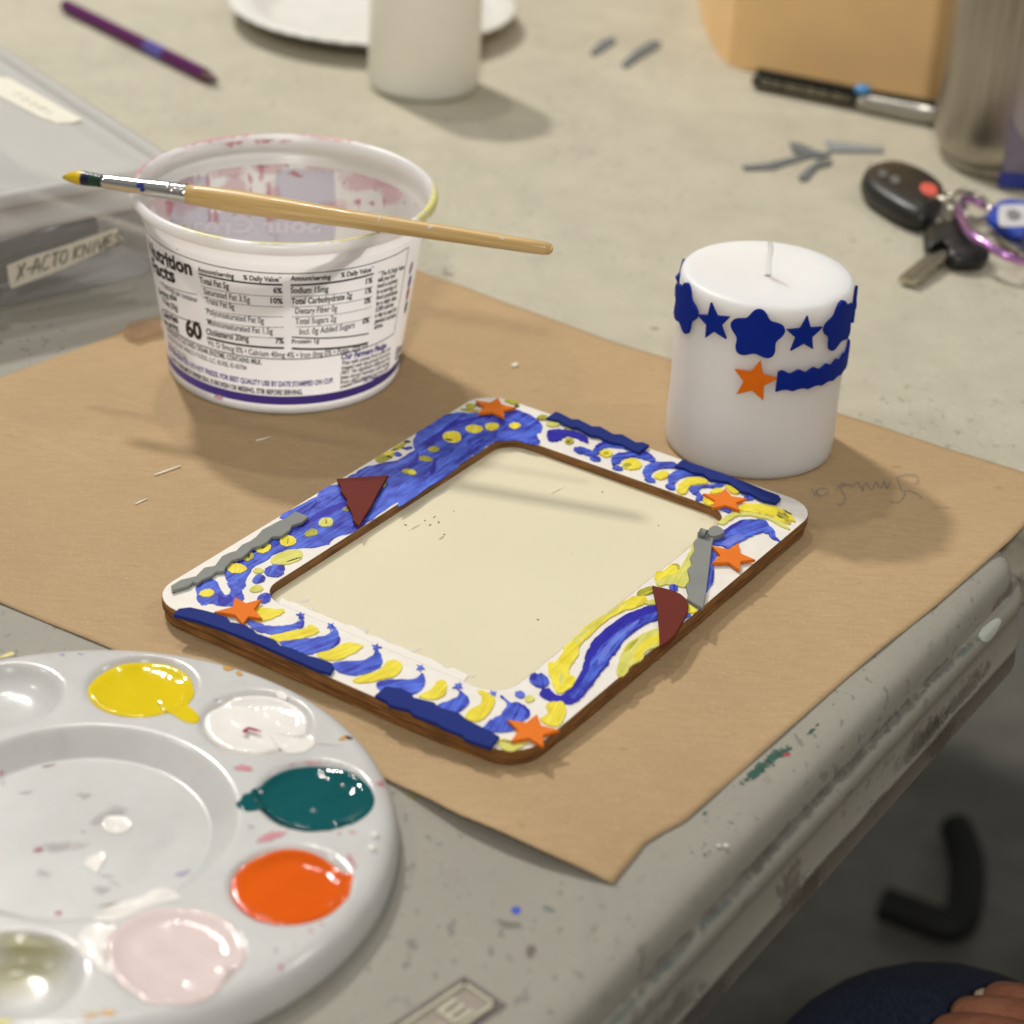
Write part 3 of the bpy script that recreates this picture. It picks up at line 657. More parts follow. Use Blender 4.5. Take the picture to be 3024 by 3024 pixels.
stroke(BL, P6([(600, 920), (700, 862), (830, 772), (950, 727), (1080, 725), (1190, 735), (1240, 792), (1290, 842), (1320, 922), (1362, 972), (1290, 942), (1220, 882), (1140, 866), (1050, 912), (950, 952), (880, 992), (830, 1022), (780, 1052), (700, 1022), (590, 1002)]), 3)
stroke(BP, P6([(700, 1000), (820, 920), (900, 900), (960, 930), (860, 990), (780, 1035)]), 3); stroke(BD, P6([(620, 920), (720, 860), (850, 770), (960, 735), (900, 780), (760, 880), (680, 950)]), 3)
stroke(BL, P6([(585, 1030), (645, 1100), (612, 1202), (612, 1332), (592, 1452), (530, 1542), (500, 1582), (525, 1400), (550, 1250)]), 3)
stroke(YE, P6([(315, 1700), (370, 1722), (412, 1772), (305, 1792)]), 3); stroke(BL, P6([(275, 1788), (350, 1812), (310, 1842), (260, 1832)]), 3)
# far side
stroke(BD, P5([(248, 522), (280, 480), (380, 465), (520, 485), (640, 515), (715, 560), (722, 620), (640, 588), (540, 553), (470, 545), (410, 582), (330, 602), (265, 577)]))
for mi, x, y, a, b, r in ((OL, 200, 330, 55, 30, 0), (YP, 325, 402, 80, 33, -4), (OL, 515, 450, 60, 30, 0), (OL, 505, 600, 50, 32, 0), (YE, 925, 740, 76, 38, 0), (YE, 1220, 865, 112, 60, -5), (OL, 1170, 880, 46, 26, 0), (YE, 1560, 990, 86, 42, -14), (BL, 805, 800, 60, 28, 12), (BL, 1060, 910, 56, 20, 10), (BL, 1430, 1045, 62, 22, 8), (BL, 1660, 1120, 56, 28, 10), (DK, 495, 615, 22, 9, 0), (OL, 930, 745, 30, 16, 0)):
    stroke(mi, P5(ellipse(x, y, a, b, r)), 2)
stroke(BL, P5([(560, 690), (600, 670), (680, 680), (770, 715), (800, 662), (870, 620), (950, 598), (1060, 602), (1140, 640), (1170, 690), (1080, 678), (960, 660), (880, 690), (830, 742), (760, 772), (680, 752), (590, 722)]))
stroke(BD, P5([(800, 662), (870, 620), (950, 598), (1060, 602), (1140, 640), (1060, 628), (960, 622), (880, 650), (820, 700)]), 3)
stroke(BL, P5([(985, 842), (990, 790), (1040, 750), (1150, 725), (1280, 705), (1390, 730), (1460, 775), (1482, 835), (1380, 812), (1270, 782), (1150, 790), (1090, 822), (1080, 850), (1010, 872)]))
stroke(BD, P5([(1280, 705), (1390, 730), (1460, 775), (1440, 780), (1360, 745)]), 3)
stroke(BL, P5([(1345, 962), (1370, 900), (1440, 855), (1560, 840), (1700, 850), (1770, 905), (1640, 905), (1540, 912), (1470, 942), (1430, 982), (1440, 1012), (1390, 1022)]))
stroke(BL, P6([(85, 262), (120, 202), (220, 160), (340, 165), (480, 200), (590, 255), (450, 240), (330, 222), (220, 252), (160, 312), (110, 322)]))
stroke(YE, P6([(190, 382), (220, 320), (300, 260), (420, 245), (520, 268), (532, 310), (420, 322), (330, 352), (290, 422), (240, 432), (200, 412)]))
stroke(BL, P6([(328, 372), (360, 345), (470, 335), (600, 330), (680, 292), (714, 330), (620, 362), (500, 352), (440, 382), (450, 422), (482, 462), (470, 502), (400, 502), (420, 450), (358, 422)]))
stroke(BL, P6(ellipse(115, 350, 56, 26, 12)), 2)
for p in ([(485, 500), (540, 455), (625, 500), (600, 552), (520, 548)], [(560, 412), (650, 368), (730, 402), (640, 425)], [(745, 335), (840, 360), (905, 402), (850, 432), (780, 402)]): stroke(YE, P6(p), 3)
stroke(BL, P6([(965, 430), (1020, 420), (1072, 470), (1020, 502), (950, 492)]), 3); stroke(BL, P6([(665, 580), (765, 568), (803, 642), (720, 622)]), 3)
obj('painted_pattern', pbm, PM, frame, sm=False)

def sticker(name, pts, mat, parent=frame, th=.0011, sm=0, z=FT+.0004, bev=.0003):
    pts = smooth(pts, sm) if sm else pts
    P = [at(u, v, z+th) for u, v in pts]
    return obj(name, prism_bm([(p.x, p.y) for p in P], z, z+th, bev), mat, parent, sm=False)
def star(tips, k=.47):
    cx = sum(p[0] for p in tips)/5; cy = sum(p[1] for p in tips)/5; o = []
    for i in range(5):
        a, b = tips[i], tips[(i+1) % 5]
        ix, iy = cx+((a[0]+b[0])/2-cx)*k*1.02, cy+((a[1]+b[1])/2-cy)*k*1.02
        # slightly blunt tips
        pa = tips[i-1]
        o += [(a[0]*.94+cx*.06+(pa[0]-b[0])*.012, a[1]*.94+cy*.06+(pa[1]-b[1])*.012), a, (a[0]*.94+cx*.06-(pa[0]-b[0])*.012, a[1]*.94+cy*.06-(pa[1]-b[1])*.012), (ix, iy)]
    return o
for tips in (PQ([(601, 790), (700, 777), (779, 820), (728, 866), (611, 846)]), P6([(485, 410), (740, 350), (992, 470), (912, 605), (588, 577)]), P6([(588, 1008), (895, 973), (1084, 1166), (910, 1288), (592, 1202)]),
             P8([(762, 1058), (1106, 993), (1364, 1176), (1182, 1368), (806, 1302)]), P3([(748, 820), (1056, 842), (1064, 1064), (838, 1128), (510, 988)])):
    sticker('star_sticker', star(tips, .56), M_ORANGE, z=FT+.0007)
o = sticker('triangle_sticker', P4([(172, 1015), (420, 995), (762, 975), (700, 1075), (630, 1200), (560, 1335), (490, 1440), (425, 1558), (355, 1485), (350, 1420), (320, 1350), (282, 1305), (290, 1252), (240, 1180), (212, 1150), (218, 1095), (190, 1060)]), M_MAROON, z=FT+.0009)
o['label'] = 'maroon triangle with one wavy side'
o = sticker('half_round_sticker', P7([(1455, 108), (1600, 140), (1700, 168), (1780, 205), (1840, 258), (1870, 320), (1865, 390), (1840, 445), (1780, 560), (1720, 662), (1640, 742), (1540, 806), (1532, 600), (1510, 380), (1480, 230)]), M_MAROON, z=FT+.0007)
o['label'] = 'maroon half circle'
up = P2([(1060, 1790), (1260, 1685), (1320, 1660), (1440, 1580)]); lowr = P2([(1590, 1640), (1520, 1702), (1400, 1742), (1380, 1792), (1280, 1862), (1172, 1872), (1120, 1930)])
o = sticker('wavy_strip', P3([(20, 690), (130, 622), (300, 582), (400, 482), (520, 462), (600, 352), (690, 312), (760, 292), (830, 222), (920, 182), (990, 132)])+up+lowr+P3([(1050, 230), (950, 260), (900, 310), (830, 370), (720, 400), (640, 482), (630, 522), (540, 530), (480, 580), (380, 622), (330, 660), (270, 650), (230, 690), (30, 748)]), M_GREY)
o['label'] = 'long grey strip with wavy edges'
o = sticker('wavy_strip', P6([(425, 850), (480, 830), (545, 868), (612, 902), (590, 1000), (560, 1250), (520, 1560), (490, 1722), (300, 1612), (322, 1560), (290, 1450), (342, 1400), (310, 1270), (362, 1220), (340, 1130), (392, 1050), (382, 960), (422, 920)]), M_GREY, z=FT+.0008)
o['label'] = 'short grey strip with a curled end'
q0, q1 = at(*P6([(455, 858)])[0], FT+.003), at(*P6([(525, 880)])[0], FT+.003)
obj('curled_end', tube_bm([q0, q1], .0016, 14), M_GREY, o)
sticker('folded_scrap', P6([(540, 835), (580, 790), (635, 775), (690, 798), (735, 850), (650, 892), (560, 892)]), M_GREY, th=.0018, sm=2, z=FT+.0008)
for p, z in ((P3([(50, 1000), (110, 950), (240, 935), (380, 965), (520, 1002), (660, 1050), (700, 1102), (850, 1130), (960, 1190), (1000, 1232), (1200, 1302), (1270, 1372), (1420, 1410), (1560, 1482), (1700, 1512), (1860, 1572), (1882, 1620), (1840, 1692), (1700, 1652), (1400, 1522), (1000, 1342), (600, 1182), (300, 1080), (50, 1022)]), .0004),
             (PC_([(400, 680), (460, 628), (550, 640), (610, 670), (622, 692), (740, 720), (762, 746), (880, 780), (922, 816), (1050, 880), (1112, 915), (1060, 980), (920, 932), (902, 910), (780, 860), (752, 840), (620, 790), (600, 766), (480, 735), (470, 716)]), .0006),
             (P5([(238, 322), (350, 250), (390, 258), (540, 335), (612, 335), (770, 416), (862, 418), (1010, 505), (1112, 508), (1270, 600), (1342, 595), (1422, 630), (1340, 690), (1300, 716), (1230, 690), (1110, 622), (960, 592), (840, 526), (750, 516), (600, 432), (540, 430), (440, 382), (380, 350)]), .0006),
             (P6([(165, 95), (250, 22), (400, 75), (700, 175), (1000, 290), (1200, 375), (1350, 428), (1378, 466), (1322, 516), (1180, 487), (1010, 402), (930, 386), (770, 272), (680, 266), (560, 242), (490, 182), (380, 172), (280, 122)]), .0006)):
    sticker('wavy_strip', p, M_NAVY, z=FT+z)['label'] = 'navy strip with wavy edge'

# ------------------------------------------------------------------ tub of sour cream
TX, TY, TH = -.0941, .7942, .0749
def rw(z): return .0452+.1385*z
tub = thing('plastic_tub', 'white plastic food tub with printed nutrition label, pink stained inside, brush across it', 'tub', (TX, TY, .0003))
def pp_mat(name, c, trans=.25):
    t = NT(name); n = t.noise(t.coords(), 60, 4); t.color(t.ramp(n, [(.3, tuple(x*.95 for x in c[:3])+(1,)), (.7, c)])); t.set(Roughness=.3)
    t.p.inputs['Subsurface Weight'].default_value = .85; t.p.inputs['Subsurface Radius'].default_value = (1, .93, .9); t.p.inputs['Subsurface Scale'].default_value = .022
    t.bump(t.noise(t.coords(), 220, 3), .05, .0006); return t.m
M_TUB = pp_mat('tub_plastic', (.84, .81, .80, 1))
prof = [(0, .0006), (.0435, .0006), (.0441, .0003), (.0454, .0003), (.0458, .0010), (rw(.004), .004)]+[(rw(z), z) for z in (.01, .02, .03, .04, .05, .058, .0635)]
prof += [(rw(.0645)+.0006, .0648), (rw(.066)+.0010, .0662), (rw(.068)+.0010, .0690), (.0562, .0700), (.0575, .0703), (.0584, .0712), (.0587, .0727), (.0583, .0741), (.0573, .0749), (.0561, .0747), (.0553, .0738), (.0550, .0725), (.0548, .0662), (.0538, .0652), (.0531, .0640)]
prof += [(rw(z)-.0011, z) for z in (.058, .05, .04, .03, .02, .01, .004)]+[(.0435, .0026), (.041, .0022), (0, .0022)]
body = obj('tub_body', lathe_bm(prof, TX, TY, 160), M_TUB, tub); autosmooth(body, 60)
M_BLACK = plain('black_print', lin(16, 13, 20), .45, .1, 300, 0); M_PURP = plain('purple_print', lin(84, 64, 172), .45, .06, 200, 0)
M_LILAC = decal('show_through_lilac', lin(186, 180, 206), .5, 80, .35, 7, .9); M_RED = plain('red_print', lin(190, 80, 60), .45, .06, 200, 0); M_GREYP = plain('grey_print', lin(176, 170, 186), .45, .05, 200, 0)
lb = bmesh.new()
def cone(th, z, off=.00012): r = rw(z)+off; return Vector((TX+r*math.cos(th), TY+r*math.sin(th), z))
def tc(p, s=1.7564, x0=300, y0=350): return at_cyl(x0+p[0]/s, y0+p[1]/s, TX, TY, rw)
def band(th0, th1, z0, z1, mi=0, off=.00012, n=None):
    n = n or max(2, int(abs(th1-th0)/.04)); prev = None
    for i in range(n+1):
        th = th0+(th1-th0)*i/n; a, b = lb.verts.new(cone(th, z0, off)), lb.verts.new(cone(th, z1, off))
        if prev: f = lb.faces.new((prev[0], a, b, prev[1])); f.material_index = mi
        prev = (a, b)
def text_polys(s, bold=0.0, space=1.0):
    cu = bpy.data.curves.new('t', 'FONT'); cu.body = s; cu.size = 1; cu.offset = bold*1.15+.016; cu.resolution_u = 3; cu.space_character = space
    ob = bpy.data.objects.new('t', cu); COL.objects.link(ob); bpy.context.view_layer.update()
    me = bpy.data.meshes.new_from_object(ob.evaluated_get(bpy.context.evaluated_depsgraph_get()))
    vs = [(v.co.x, v.co.y) for v in me.vertices]; fs = [tuple(p.vertices) for p in me.polygons]
    bpy.data.objects.remove(ob); bpy.data.curves.remove(cu); bpy.data.meshes.remove(me)
    return vs, fs
def label(s, p0, p1, hpx, bold=.0, mi=0, zfix=None):
    a, b = tc(p0), tc(p1); z = (a[1]+b[1])/2 if zfix is None else zfix
    mid = ((p0[0]+p1[0])/2, (p0[1]+p1[1])/2); h = (tc((mid[0], mid[1]-hpx))[1]-tc(mid)[1])*1.12
    vs, fs = text_polys(s, bold); x0 = min(v[0] for v in vs); x1 = max(v[0] for v in vs)
    zl = (lambda k: a[1]+(b[1]-a[1])*k) if zfix is None else (lambda k: zfix)
    V = [lb.verts.new(cone(a[0]+(b[0]-a[0])*(x-x0)/(x1-x0), zl((x-x0)/(x1-x0))+y/.70*h)) for x, y in vs]
    for f_ in fs:
        try: f = lb.faces.new([V[i] for i in f_]); f.material_index = mi
        except ValueError: pass
def line(p0, p1, w, mi=0):
    a, b = tc(p0), tc(p1); n = max(3, int(abs(b[0]-a[0])/.04)); prev = None
    for i in range(n+1):
        k = i/n; th = a[0]+(b[0]-a[0])*k; z = a[1]+(b[1]-a[1])*k; q = (lb.verts.new(cone(th, z-w/2)), lb.verts.new(cone(th, z+w/2)))
        if prev: f = lb.faces.new((prev[0], q[0], q[1], prev[1])); f.material_index = mi
        prev = q
TH0 = -math.pi*1.02
zt = tc((1300, 775))[1]; zb = tc((960, 1248))[1]; thR = tc((1588, 690))[0]
band(TH0, thR, zt-.0002, zt+.0002); band(TH0, thR+.0, zb-.00022, zb+.00022); band(thR-.004, thR+.004, zb+.006, zt); band(thR-.004, thR+.004, zb, zb+.007)
label('Nutrition', (256, 700), (472, 812), 62, .022); label('Facts', (272, 790), (386, 852), 58, .022)
line((300, 845), (496, 913), .0003); label('15 servings per container', (318, 873), (500, 955), 24); label('Serving size', (300, 905), (392, 946), 24, .02); label('2 Tbsp (30g)', (318, 950), (398, 1000), 24, .02)
line((330, 990), (512, 1062), .0004); label('Calories', (320, 1020), (400, 1062), 30, .022); label('per serving', (330, 1062), (400, 1100), 24, .02); label('60', (442, 1122), (526, 1147), 72, .026)
label('Amount/serving', (500, 792), (688, 829), 22, .018); label('% Daily Value*', (735, 835), (934, 846), 22, .018); line((503, 803), (938, 862), .0008)
label('Total Fat 5g', (510, 850), (662, 884), 28, .012); label('6%', (890, 903), (938, 906), 25, .022); line((515, 868), (940, 922), .00022)
label('Saturated Fat 3.5g', (532, 908), (770, 954), 28); label('10%', (876, 956), (941, 961), 25, .022); line((525, 925), (942, 976), .00022)
label('Trans Fat 0g', (541, 955), (690, 990), 28); line((533, 985), (944, 1028), .00022); label('Polyunsaturated Fat 0g', (548, 1013), (843, 1063), 28); line((540, 1040), (946, 1082), .00022)
label('Monounsaturated Fat 1.5g', (553, 1068), (888, 1117), 28); line((545, 1092), (947, 1137), .00022); label('Cholesterol 20mg', (545, 1118), (765, 1156), 28, .012); label('7%', (901, 1165), (946, 1167), 25, .022); line((548, 1135), (946, 1190), .0009)
label('Amount/serving', (980, 840), (1188, 832), 22, .018); label('% Daily Value*', (1240, 824), (1408, 790), 22, .018); line((980, 864), (1410, 804), .0008)
label('Sodium 15mg', (980, 905), (1176, 897), 28, .012); label('1%', (1368, 858), (1403, 850), 25, .022); line((982, 922), (1408, 870), .00022)
label('Total Carbohydrate 2g', (983, 962), (1298, 930), 28, .012); label('1%', (1366, 910), (1399, 902), 25, .022); line((984, 976), (1404, 922), .00022)
label('Dietary Fiber 0g', (1004, 1012), (1221, 997), 28); label('0%', (1361, 962), (1394, 954), 25, .022); line((986, 1028), (1400, 976), .00022)
label('Total Sugars 2g', (1004, 1066), (1216, 1050), 28); line((1010, 1080), (1395, 1030), .00022); label('Incl. 0g Added Sugars', (1026, 1120), (1311, 1083), 28); label('0%', (1351, 1066), (1386, 1056), 25, .022)
line((986, 1133), (1384, 1114), .0006); label('Protein 1g', (986, 1167), (1128, 1161), 20, .012); line((986, 1192), (1381, 1164), .0009)
label('Vit. D 0mcg 0% \u2022 Calcium 40mg 4% \u2022 Iron 0mg 0% \u2022 Potas. 0mg 0%', (551, 1172), (1378, 1184), 26)
for i, s in enumerate(['* The % Daily Value', 'tells you how', 'much a nutrient', 'in a serving of', 'food contributes', 'to a daily diet.', '2,000 calories', 'a day is used for', 'general nutrition', 'advice.']):
    k = len(s)/19; y = 818+i*30.5; x = 1432-i*2.2
    label(s, (x, y), (x+136*k*(1-i*.012), y-40*k), 19, .024)
for (x, y), mi in (((1604, 775), 3), ((1597, 845), 1), ((1587, 908), 2), ((1577, 978), 0)):
    th, z = tc((x, y)); pts = [(th+.035*math.cos(a), z+.0027*math.sin(a)) for a in (k/14*2*math.pi for k in range(14))]
    f = lb.faces.new([lb.verts.new(cone(*p)) for p in pts]); f.material_index = mi
label('INGREDIENTS: CULTURED CREAM, ENZYME. CONTAINS: MILK.', (352, 1155), (832, 1276), 23, .012, zfix=tc((832, 1276))[1]); label('DISTRIBUTED BY: WINCO FOODS, LLC, BOISE, ID 83704', (356, 1195), (753, 1305), 21, zfix=tc((753, 1305))[1]); label('PRODUCT OF U.S.A.', (358, 1212), (446, 1253), 21, zfix=tc((446, 1253))[1])
label('KEEP REFRIGERATED. DO NOT FREEZE. FOR BEST QUALITY USE BY DATE STAMPED ON CUP.', (358, 1238), (1201, 1370), 23, .020, 1, zfix=tc((1180, 1372))[1]); label('DO NOT CONSUME IF INNER SEAL IS BROKEN OR MISSING. STIR BEFORE SERVING.', (366, 1275), (1042, 1430), 22, .020, 0, zfix=tc((1042, 1430))[1])
label('Our Farmers Pledge', (1241, 1251), (1475, 1187), 27, .026, 1)
for i, s in enumerate(['This milk comes from cows not', 'treated with the growth hormone', 'rBST. No significant difference has', 'been shown between milk derived', 'from rBST treated and non-rBST', 'treated cows.']):
    k = 1 if i < 5 else .45; x = 1243-i*1.5; y = 1279+i*24.5
    label(s, (x, y), (x+252*k, y-76*k-4), 17, .014)
label('No Preservatives.', (1352, 1368), (1486, 1322), 17, .026, 1)
label('100% Real', (1522, 1222), (1568, 1192), 22, .02); label('Grade A', (1518, 1252), (1560, 1228), 20, .01)
z0, z1 = tc((900, 1484))[1], tc((900, 1440))[1]; band(-math.pi, math.pi*.999, z0, z1, 1, .0001, 120)
obj('printed_label', lb, [M_BLACK, M_PURP, M_RED, M_GREYP], body)
# stains and the print showing through from the far side, on the inner wall
rin = lambda z: rw(z)-.0011
def inner(x, y, off=.0002, s=1.7564, x0=300, y0=350):
    th, z = at_cyl(x0+x/s, y0+y/s, TX, TY, rin, True); z = min(z, .0635); r = rin(z)-off
    return Vector((TX+r*math.cos(th), TY+r*math.sin(th), z))
def innerlip(x, y): 
    th, z = at_cyl(300+x/1.7564, 350+y/1.7564, TX, TY, lambda z: .0549, True); z = min(max(z, .0665), .0735)
    return Vector((TX+.0546*math.cos(th), TY+.0546*math.sin(th), z))
def sub(P, k=5):
    o = []
    for a, b in zip(P, P[1:]+P[:1]): o += [(a[0]+(b[0]-a[0])*i/k, a[1]+(b[1]-a[1])*i/k) for i in range(k)]
    return o
MI = [M_LILAC, decal('pink_wash', lin(216, 164, 172), .5, 110, .35, 2.6, .5), decal('pink_run', lin(204, 128, 138), .62, 260, .35, 2.4, .55), decal('red_smudge', lin(190, 92, 108), .7, 420, .4, 1.8, .34), decal('dark_fleck', lin(110, 80, 90), .8, 500)]
ib = bmesh.new()
def rr(x0, y0, x1, y1, r): return smooth([(x0+r, y0), (x1-r, y0), (x1, y0+r), (x1, y1-r), (x1-r, y1), (x0+r, y1), (x0, y1-r), (x0, y0+r)], 5)
blob_rings(ib, 0, rr(895, 255, 1216, 760, 36), lambda x, y: inner(x, y, .00012), (1, .96, .7, .35)); blob_rings(ib, 0, rr(352, 290, 562, 760, 40), lambda x, y: inner(x, y, .00012), (1, .95, .7, .35)); blob_rings(ib, 0, rr(540, 480, 920, 760, 30), lambda x, y: inner(x, y, .00010), (1, .95, .7, .35))
blob_rings(ib, 1, sub([(200, 310), (300, 270), (380, 280), (372, 560), (300, 560), (220, 470)]), lambda x, y: inner(x, y, .0003)); blob_rings(ib, 1, sub([(520, 230), (760, 200), (800, 300), (640, 320), (540, 330)]), lambda x, y: inner(x, y, .0003))
for x, y, a, b in ((420, 240, 120, 60), (640, 200, 160, 60), (860, 230, 130, 70), (430, 400, 90, 120), (680, 380, 120, 120), (1000, 200, 120, 50), (880, 420, 60, 140), (1150, 230, 140, 60), (1350, 330, 150, 70), (1500, 380, 90, 90), (1150, 480, 200, 60)): blob_rings(ib, 1, ellipse(x, y, a, b, -6, 20, .15), lambda x, y: inner(x, y, .00026))
for x, y0, y1, w in ((548, 225, 420, 10), (560, 300, 600, 12), (768, 280, 345, 22), (768, 300, 580, 12), (830, 200, 330, 28), (868, 290, 620, 20), (590, 420, 600, 18), (500, 240, 330, 10), (350, 300, 560, 26), (1470, 400, 470, 8)):
    blob_rings(ib, 2, ellipse((x), (y0+y1)/2, w, (y1-y0)/2, random.uniform(-4, 4), 18, .1), lambda x, y: inner(x, y, .00034), (1, .7, .4))
for x, y, a, b in ((860, 215, 60, 40), (930, 200, 40, 40), (1000, 285, 50, 18), (820, 190, 20, 24), (1330, 430, 26, 26), (1405, 440, 22, 22), (960, 240, 20, 20)): blob_rings(ib, 3, ellipse(x, y, a, b, 20, 14, .2), lambda x, y: inner(x, y, .0004))
blob_rings(ib, 1, sub([(1640, 340), (1665, 330), (1650, 470), (1622, 470)], 4), lambda x, y: inner(x, y, .0003))
for x, y in ((1575, 440), (1430, 370), (690, 495), (1260, 330)): blob_rings(ib, 4, ellipse(x, y, 7, 10, 0, 8), lambda x, y: inner(x, y, .0004))
for x, y, a, b in ((330, 190, 90, 26), (420, 160, 100, 22), (560, 125, 130, 24), (700, 115, 120, 26), (850, 108, 90, 26), (960, 110, 60, 22)): blob_rings(ib, 3 if x in (700, 850, 330) else 1, ellipse(x, y, a, b, -12, 18, .15), innerlip)
obj_split('stain', ib, MI, body)
vs, fs = text_polys('Sour Cream', .02); x0 = min(v[0] for v in vs); x1 = max(v[0] for v in vs); tb = bmesh.new()
V = [tb.verts.new(inner(1140-(x-x0)/(x1-x0)*800, 588-y*112, .0005)) for x, y in vs]
for f_ in fs: tb.faces.new([V[i] for i in f_])
obj('mirrored_lettering', tb, plain('pale_show_through', lin(218, 212, 220), .35, .03), body)
# dried yellow paint on the rim, flecks outside
rimb = bmesh.new(); lipp = [(.0577, .0703+.0001), (.0586, .0711), (.0589, .0727), (.0585, .0742), (.0574, .07512), (.0561, .0749), (.0552, .0739)]
def rimdab(mi, a0, a1, ks=(0, 6)):
    P = ellipse((a0+a1)/2, sum(ks)/2, (a1-a0)/2, (ks[1]-ks[0])/2, 0, 22, .08)
    def pf(a, k):
        k = min(max(k, 0), 5.999); i = int(k); r = lipp[i][0]+(lipp[i+1][0]-lipp[i][0])*(k-i); z = lipp[i][1]+(lipp[i+1][1]-lipp[i][1])*(k-i); return Vector((TX+r*math.cos(R(a)), TY+r*math.sin(R(a)), z))
    blob_rings(rimb, mi, P, pf, (1, .85, .6, .3))
MR = [decal('yellow_on_rim', lin(236, 228, 140), .85, 300, .35, 2.8, .6), decal('pink_on_rim', lin(222, 160, 164), .8, 300, .35, 2, .5), decal('tan_fleck', lin(190, 160, 110), .9), decal('thin_yellow_on_rim', lin(226, 218, 140), .75, 200, .35, 2.6, .5)]
rimdab(0, -36, 16, (.8, 6)); rimdab(3, -75, -36, (3.2, 6)); rimdab(3, -128, -100, (3.0, 6)); rimdab(3, -100, -70, (3.6, 5.8)); rimdab(1, 100, 150, (2.0, 6)); rimdab(1, 150, 192, (1.5, 5.5)); rimdab(1, 60, 100, (3.0, 6))
def outer_pos(x, y): return cone(*tc((x, y)), .0002)
blob_rings(rimb, 2, ellipse(390, 665, 10, 26, -28, 12), outer_pos); blob_rings(rimb, 1, ellipse(600, 1450, 40, 26, 0, 12), outer_pos)
obj_split('paint_dab', rimb, MR, body)

# ------------------------------------------------------------------ paintbrush across the tub
ZB = .0786; a0, a1 = at(184, 517, ZB), at(1632, 737, ZB); bd = (a1-a0); BLn = bd.length; bd.normalize(); px2m = BLn/math.hypot(1632-184, 737-517)
def along(u): return a0+bd*((u-184)/(1632-184)*BLn)
brush = thing('paintbrush', 'round paintbrush with wooden handle, yellow and green tip, lying across the tub rim', 'paintbrush', (a0+a1)/2)
def turned(name, prof, mats, parent, n=24, sections=None):
    """profile of (image u, radius in m) along the brush"""
    us = [p[0] for p in prof]; bm = tube_bm([along(u) for u in us], [p[1]*1.08 for p in prof], n)
    return obj(name, bm, mats, parent)
def wood_mat():
    t = NT('pale_handle_wood'); v = t.coords((1, 1, 1)); mp = t.new('ShaderNodeMapping'); ang = math.atan2(bd.y, bd.x)
    mp.inputs['Rotation'].default_value = (0, 0, -ang); t.link(v, mp.inputs[0]); m2 = t.new('ShaderNodeMapping'); m2.inputs['Scale'].default_value = (14, 900, 900); t.link(mp.outputs[0], m2.inputs[0])
    n = t.noise(m2.outputs[0], 1, 4, .6); t.color(t.ramp(n, [(.3, lin(184, 148, 88)), (.55, lin(208, 174, 112)), (.75, lin(226, 196, 138))])); t.set(Roughness=.34); t.p.inputs['Coat Weight'].default_value = .25; return t.m
M_WOOD = wood_mat()
h = turned('handle', [(560, .0028), (564, .0033), (600, .0036), (660, .0039), (720, .00405), (790, .0039), (900, .0035), (1050, .0031), (1250, .0028), (1450, .00255), (1560, .0024), (1610, .0022), (1626, .0018), (1632, .0008)], M_WOOD, brush)
M_FERR = plain('nickel_ferrule', lin(222, 219, 214), .10, .03, 300, .03, Metallic=1)
fr = turned('ferrule', [(306, .0019), (310, .0022), (318, .00225), (420, .0027), (510, .0032), (520, .0033), (523, .0036), (527, .0033), (537, .0033), (540, .0036), (544, .0033), (554, .0034), (557, .0036), (566, .0036), (568, .0033)], M_FERR, brush)
def bristle_mat():
    t = NT('wet_bristles'); tc_ = t.new('ShaderNodeTexCoord'); sp = t.new('ShaderNodeUVMap'); x = t.new('ShaderNodeSeparateXYZ'); t.link(sp.outputs[0], x.inputs[0])
    w = t.noise(t.coords(), 500, 3); f_ = t.math('ADD', x.outputs[0], t.math('MULTIPLY', t.math('SUBTRACT', w, .5), .10))
    r_ = t.new('ShaderNodeValToRGB'); r_.color_ramp.interpolation = 'LINEAR'; e = r_.color_ramp.elements
    for _ in range(5): e.new(.5)
    for el, (p, c) in zip(e, [(0, lin(120, 120, 40)), (.10, lin(214, 182, 30)), (.46, lin(222, 190, 34)), (.50, lin(20, 22, 70)), (.66, lin(18, 22, 56)), (.70, lin(30, 66, 44)), (1, lin(22, 50, 40))]): el.position = p; el.color = c
    t.link(f_, r_.inputs[0]); t.color(r_.outputs[0]); t.set(Roughness=.25); t.bump(t.noise(t.coords((1, 1, 1)), 900, 2), .3, .0006); return t.m
prof = [(184, .0002), (188, .0006), (196, .00105), (210, .0017), (228, .0022), (246, .00235), (262, .0023), (280, .0022), (300, .0021), (312, .0020)]
bm = tube_bm([along(u)+Vector((0, 0, -.0008*max(0, (230-u)/46))) for u, r in prof], [r*1.15 for u, r in prof], 20); uvb = bm.loops.layers.uv.new('UVMap')
for f in bm.faces:
    for l in f.loops: l[uvb].uv = (((l.vert.co-a0).dot(bd)/BLn*1448)/128, 0)
obj('bristles', bm, bristle_mat(), brush)
bm = bmesh.new(); DP = [decal('blue_fleck', lin(34, 44, 130), 1, 400, .35, 4, .7), decal('pale_fleck', lin(224, 214, 196), .8, 400)]
side = Vector((0, 0, 1)).cross(bd).normalized(); nrm = (Vector((0, 0, .75))-side*.0+(EYE-along(500)).normalized()).normalized()
def on_brush(u, ang, r):
    return along(u)+(side*math.sin(ang)+Vector((0, 0, 1))*math.cos(ang))*r
sgn = 1 if side.dot(EYE-a0) > 0 else -1
for u, a, ln, wd, r, mi in ((432, 1.0, 12, .4, .00283, 0), (440, 1.5, 8, .3, .00285, 0), (1285, .75, 14, .5, .00279, 1), (1140, .7, 5, .8, .00302, 1), (1490, .8, 12, .3, .00252, 1)):
    blob_rings(bm, mi, ellipse(u, a, ln, wd, 0, 14, .1), lambda x, y, r=r: on_brush(x, sgn*y, r*1.08+.00008))
obj_split('paint_fleck', bm, DP, brush)

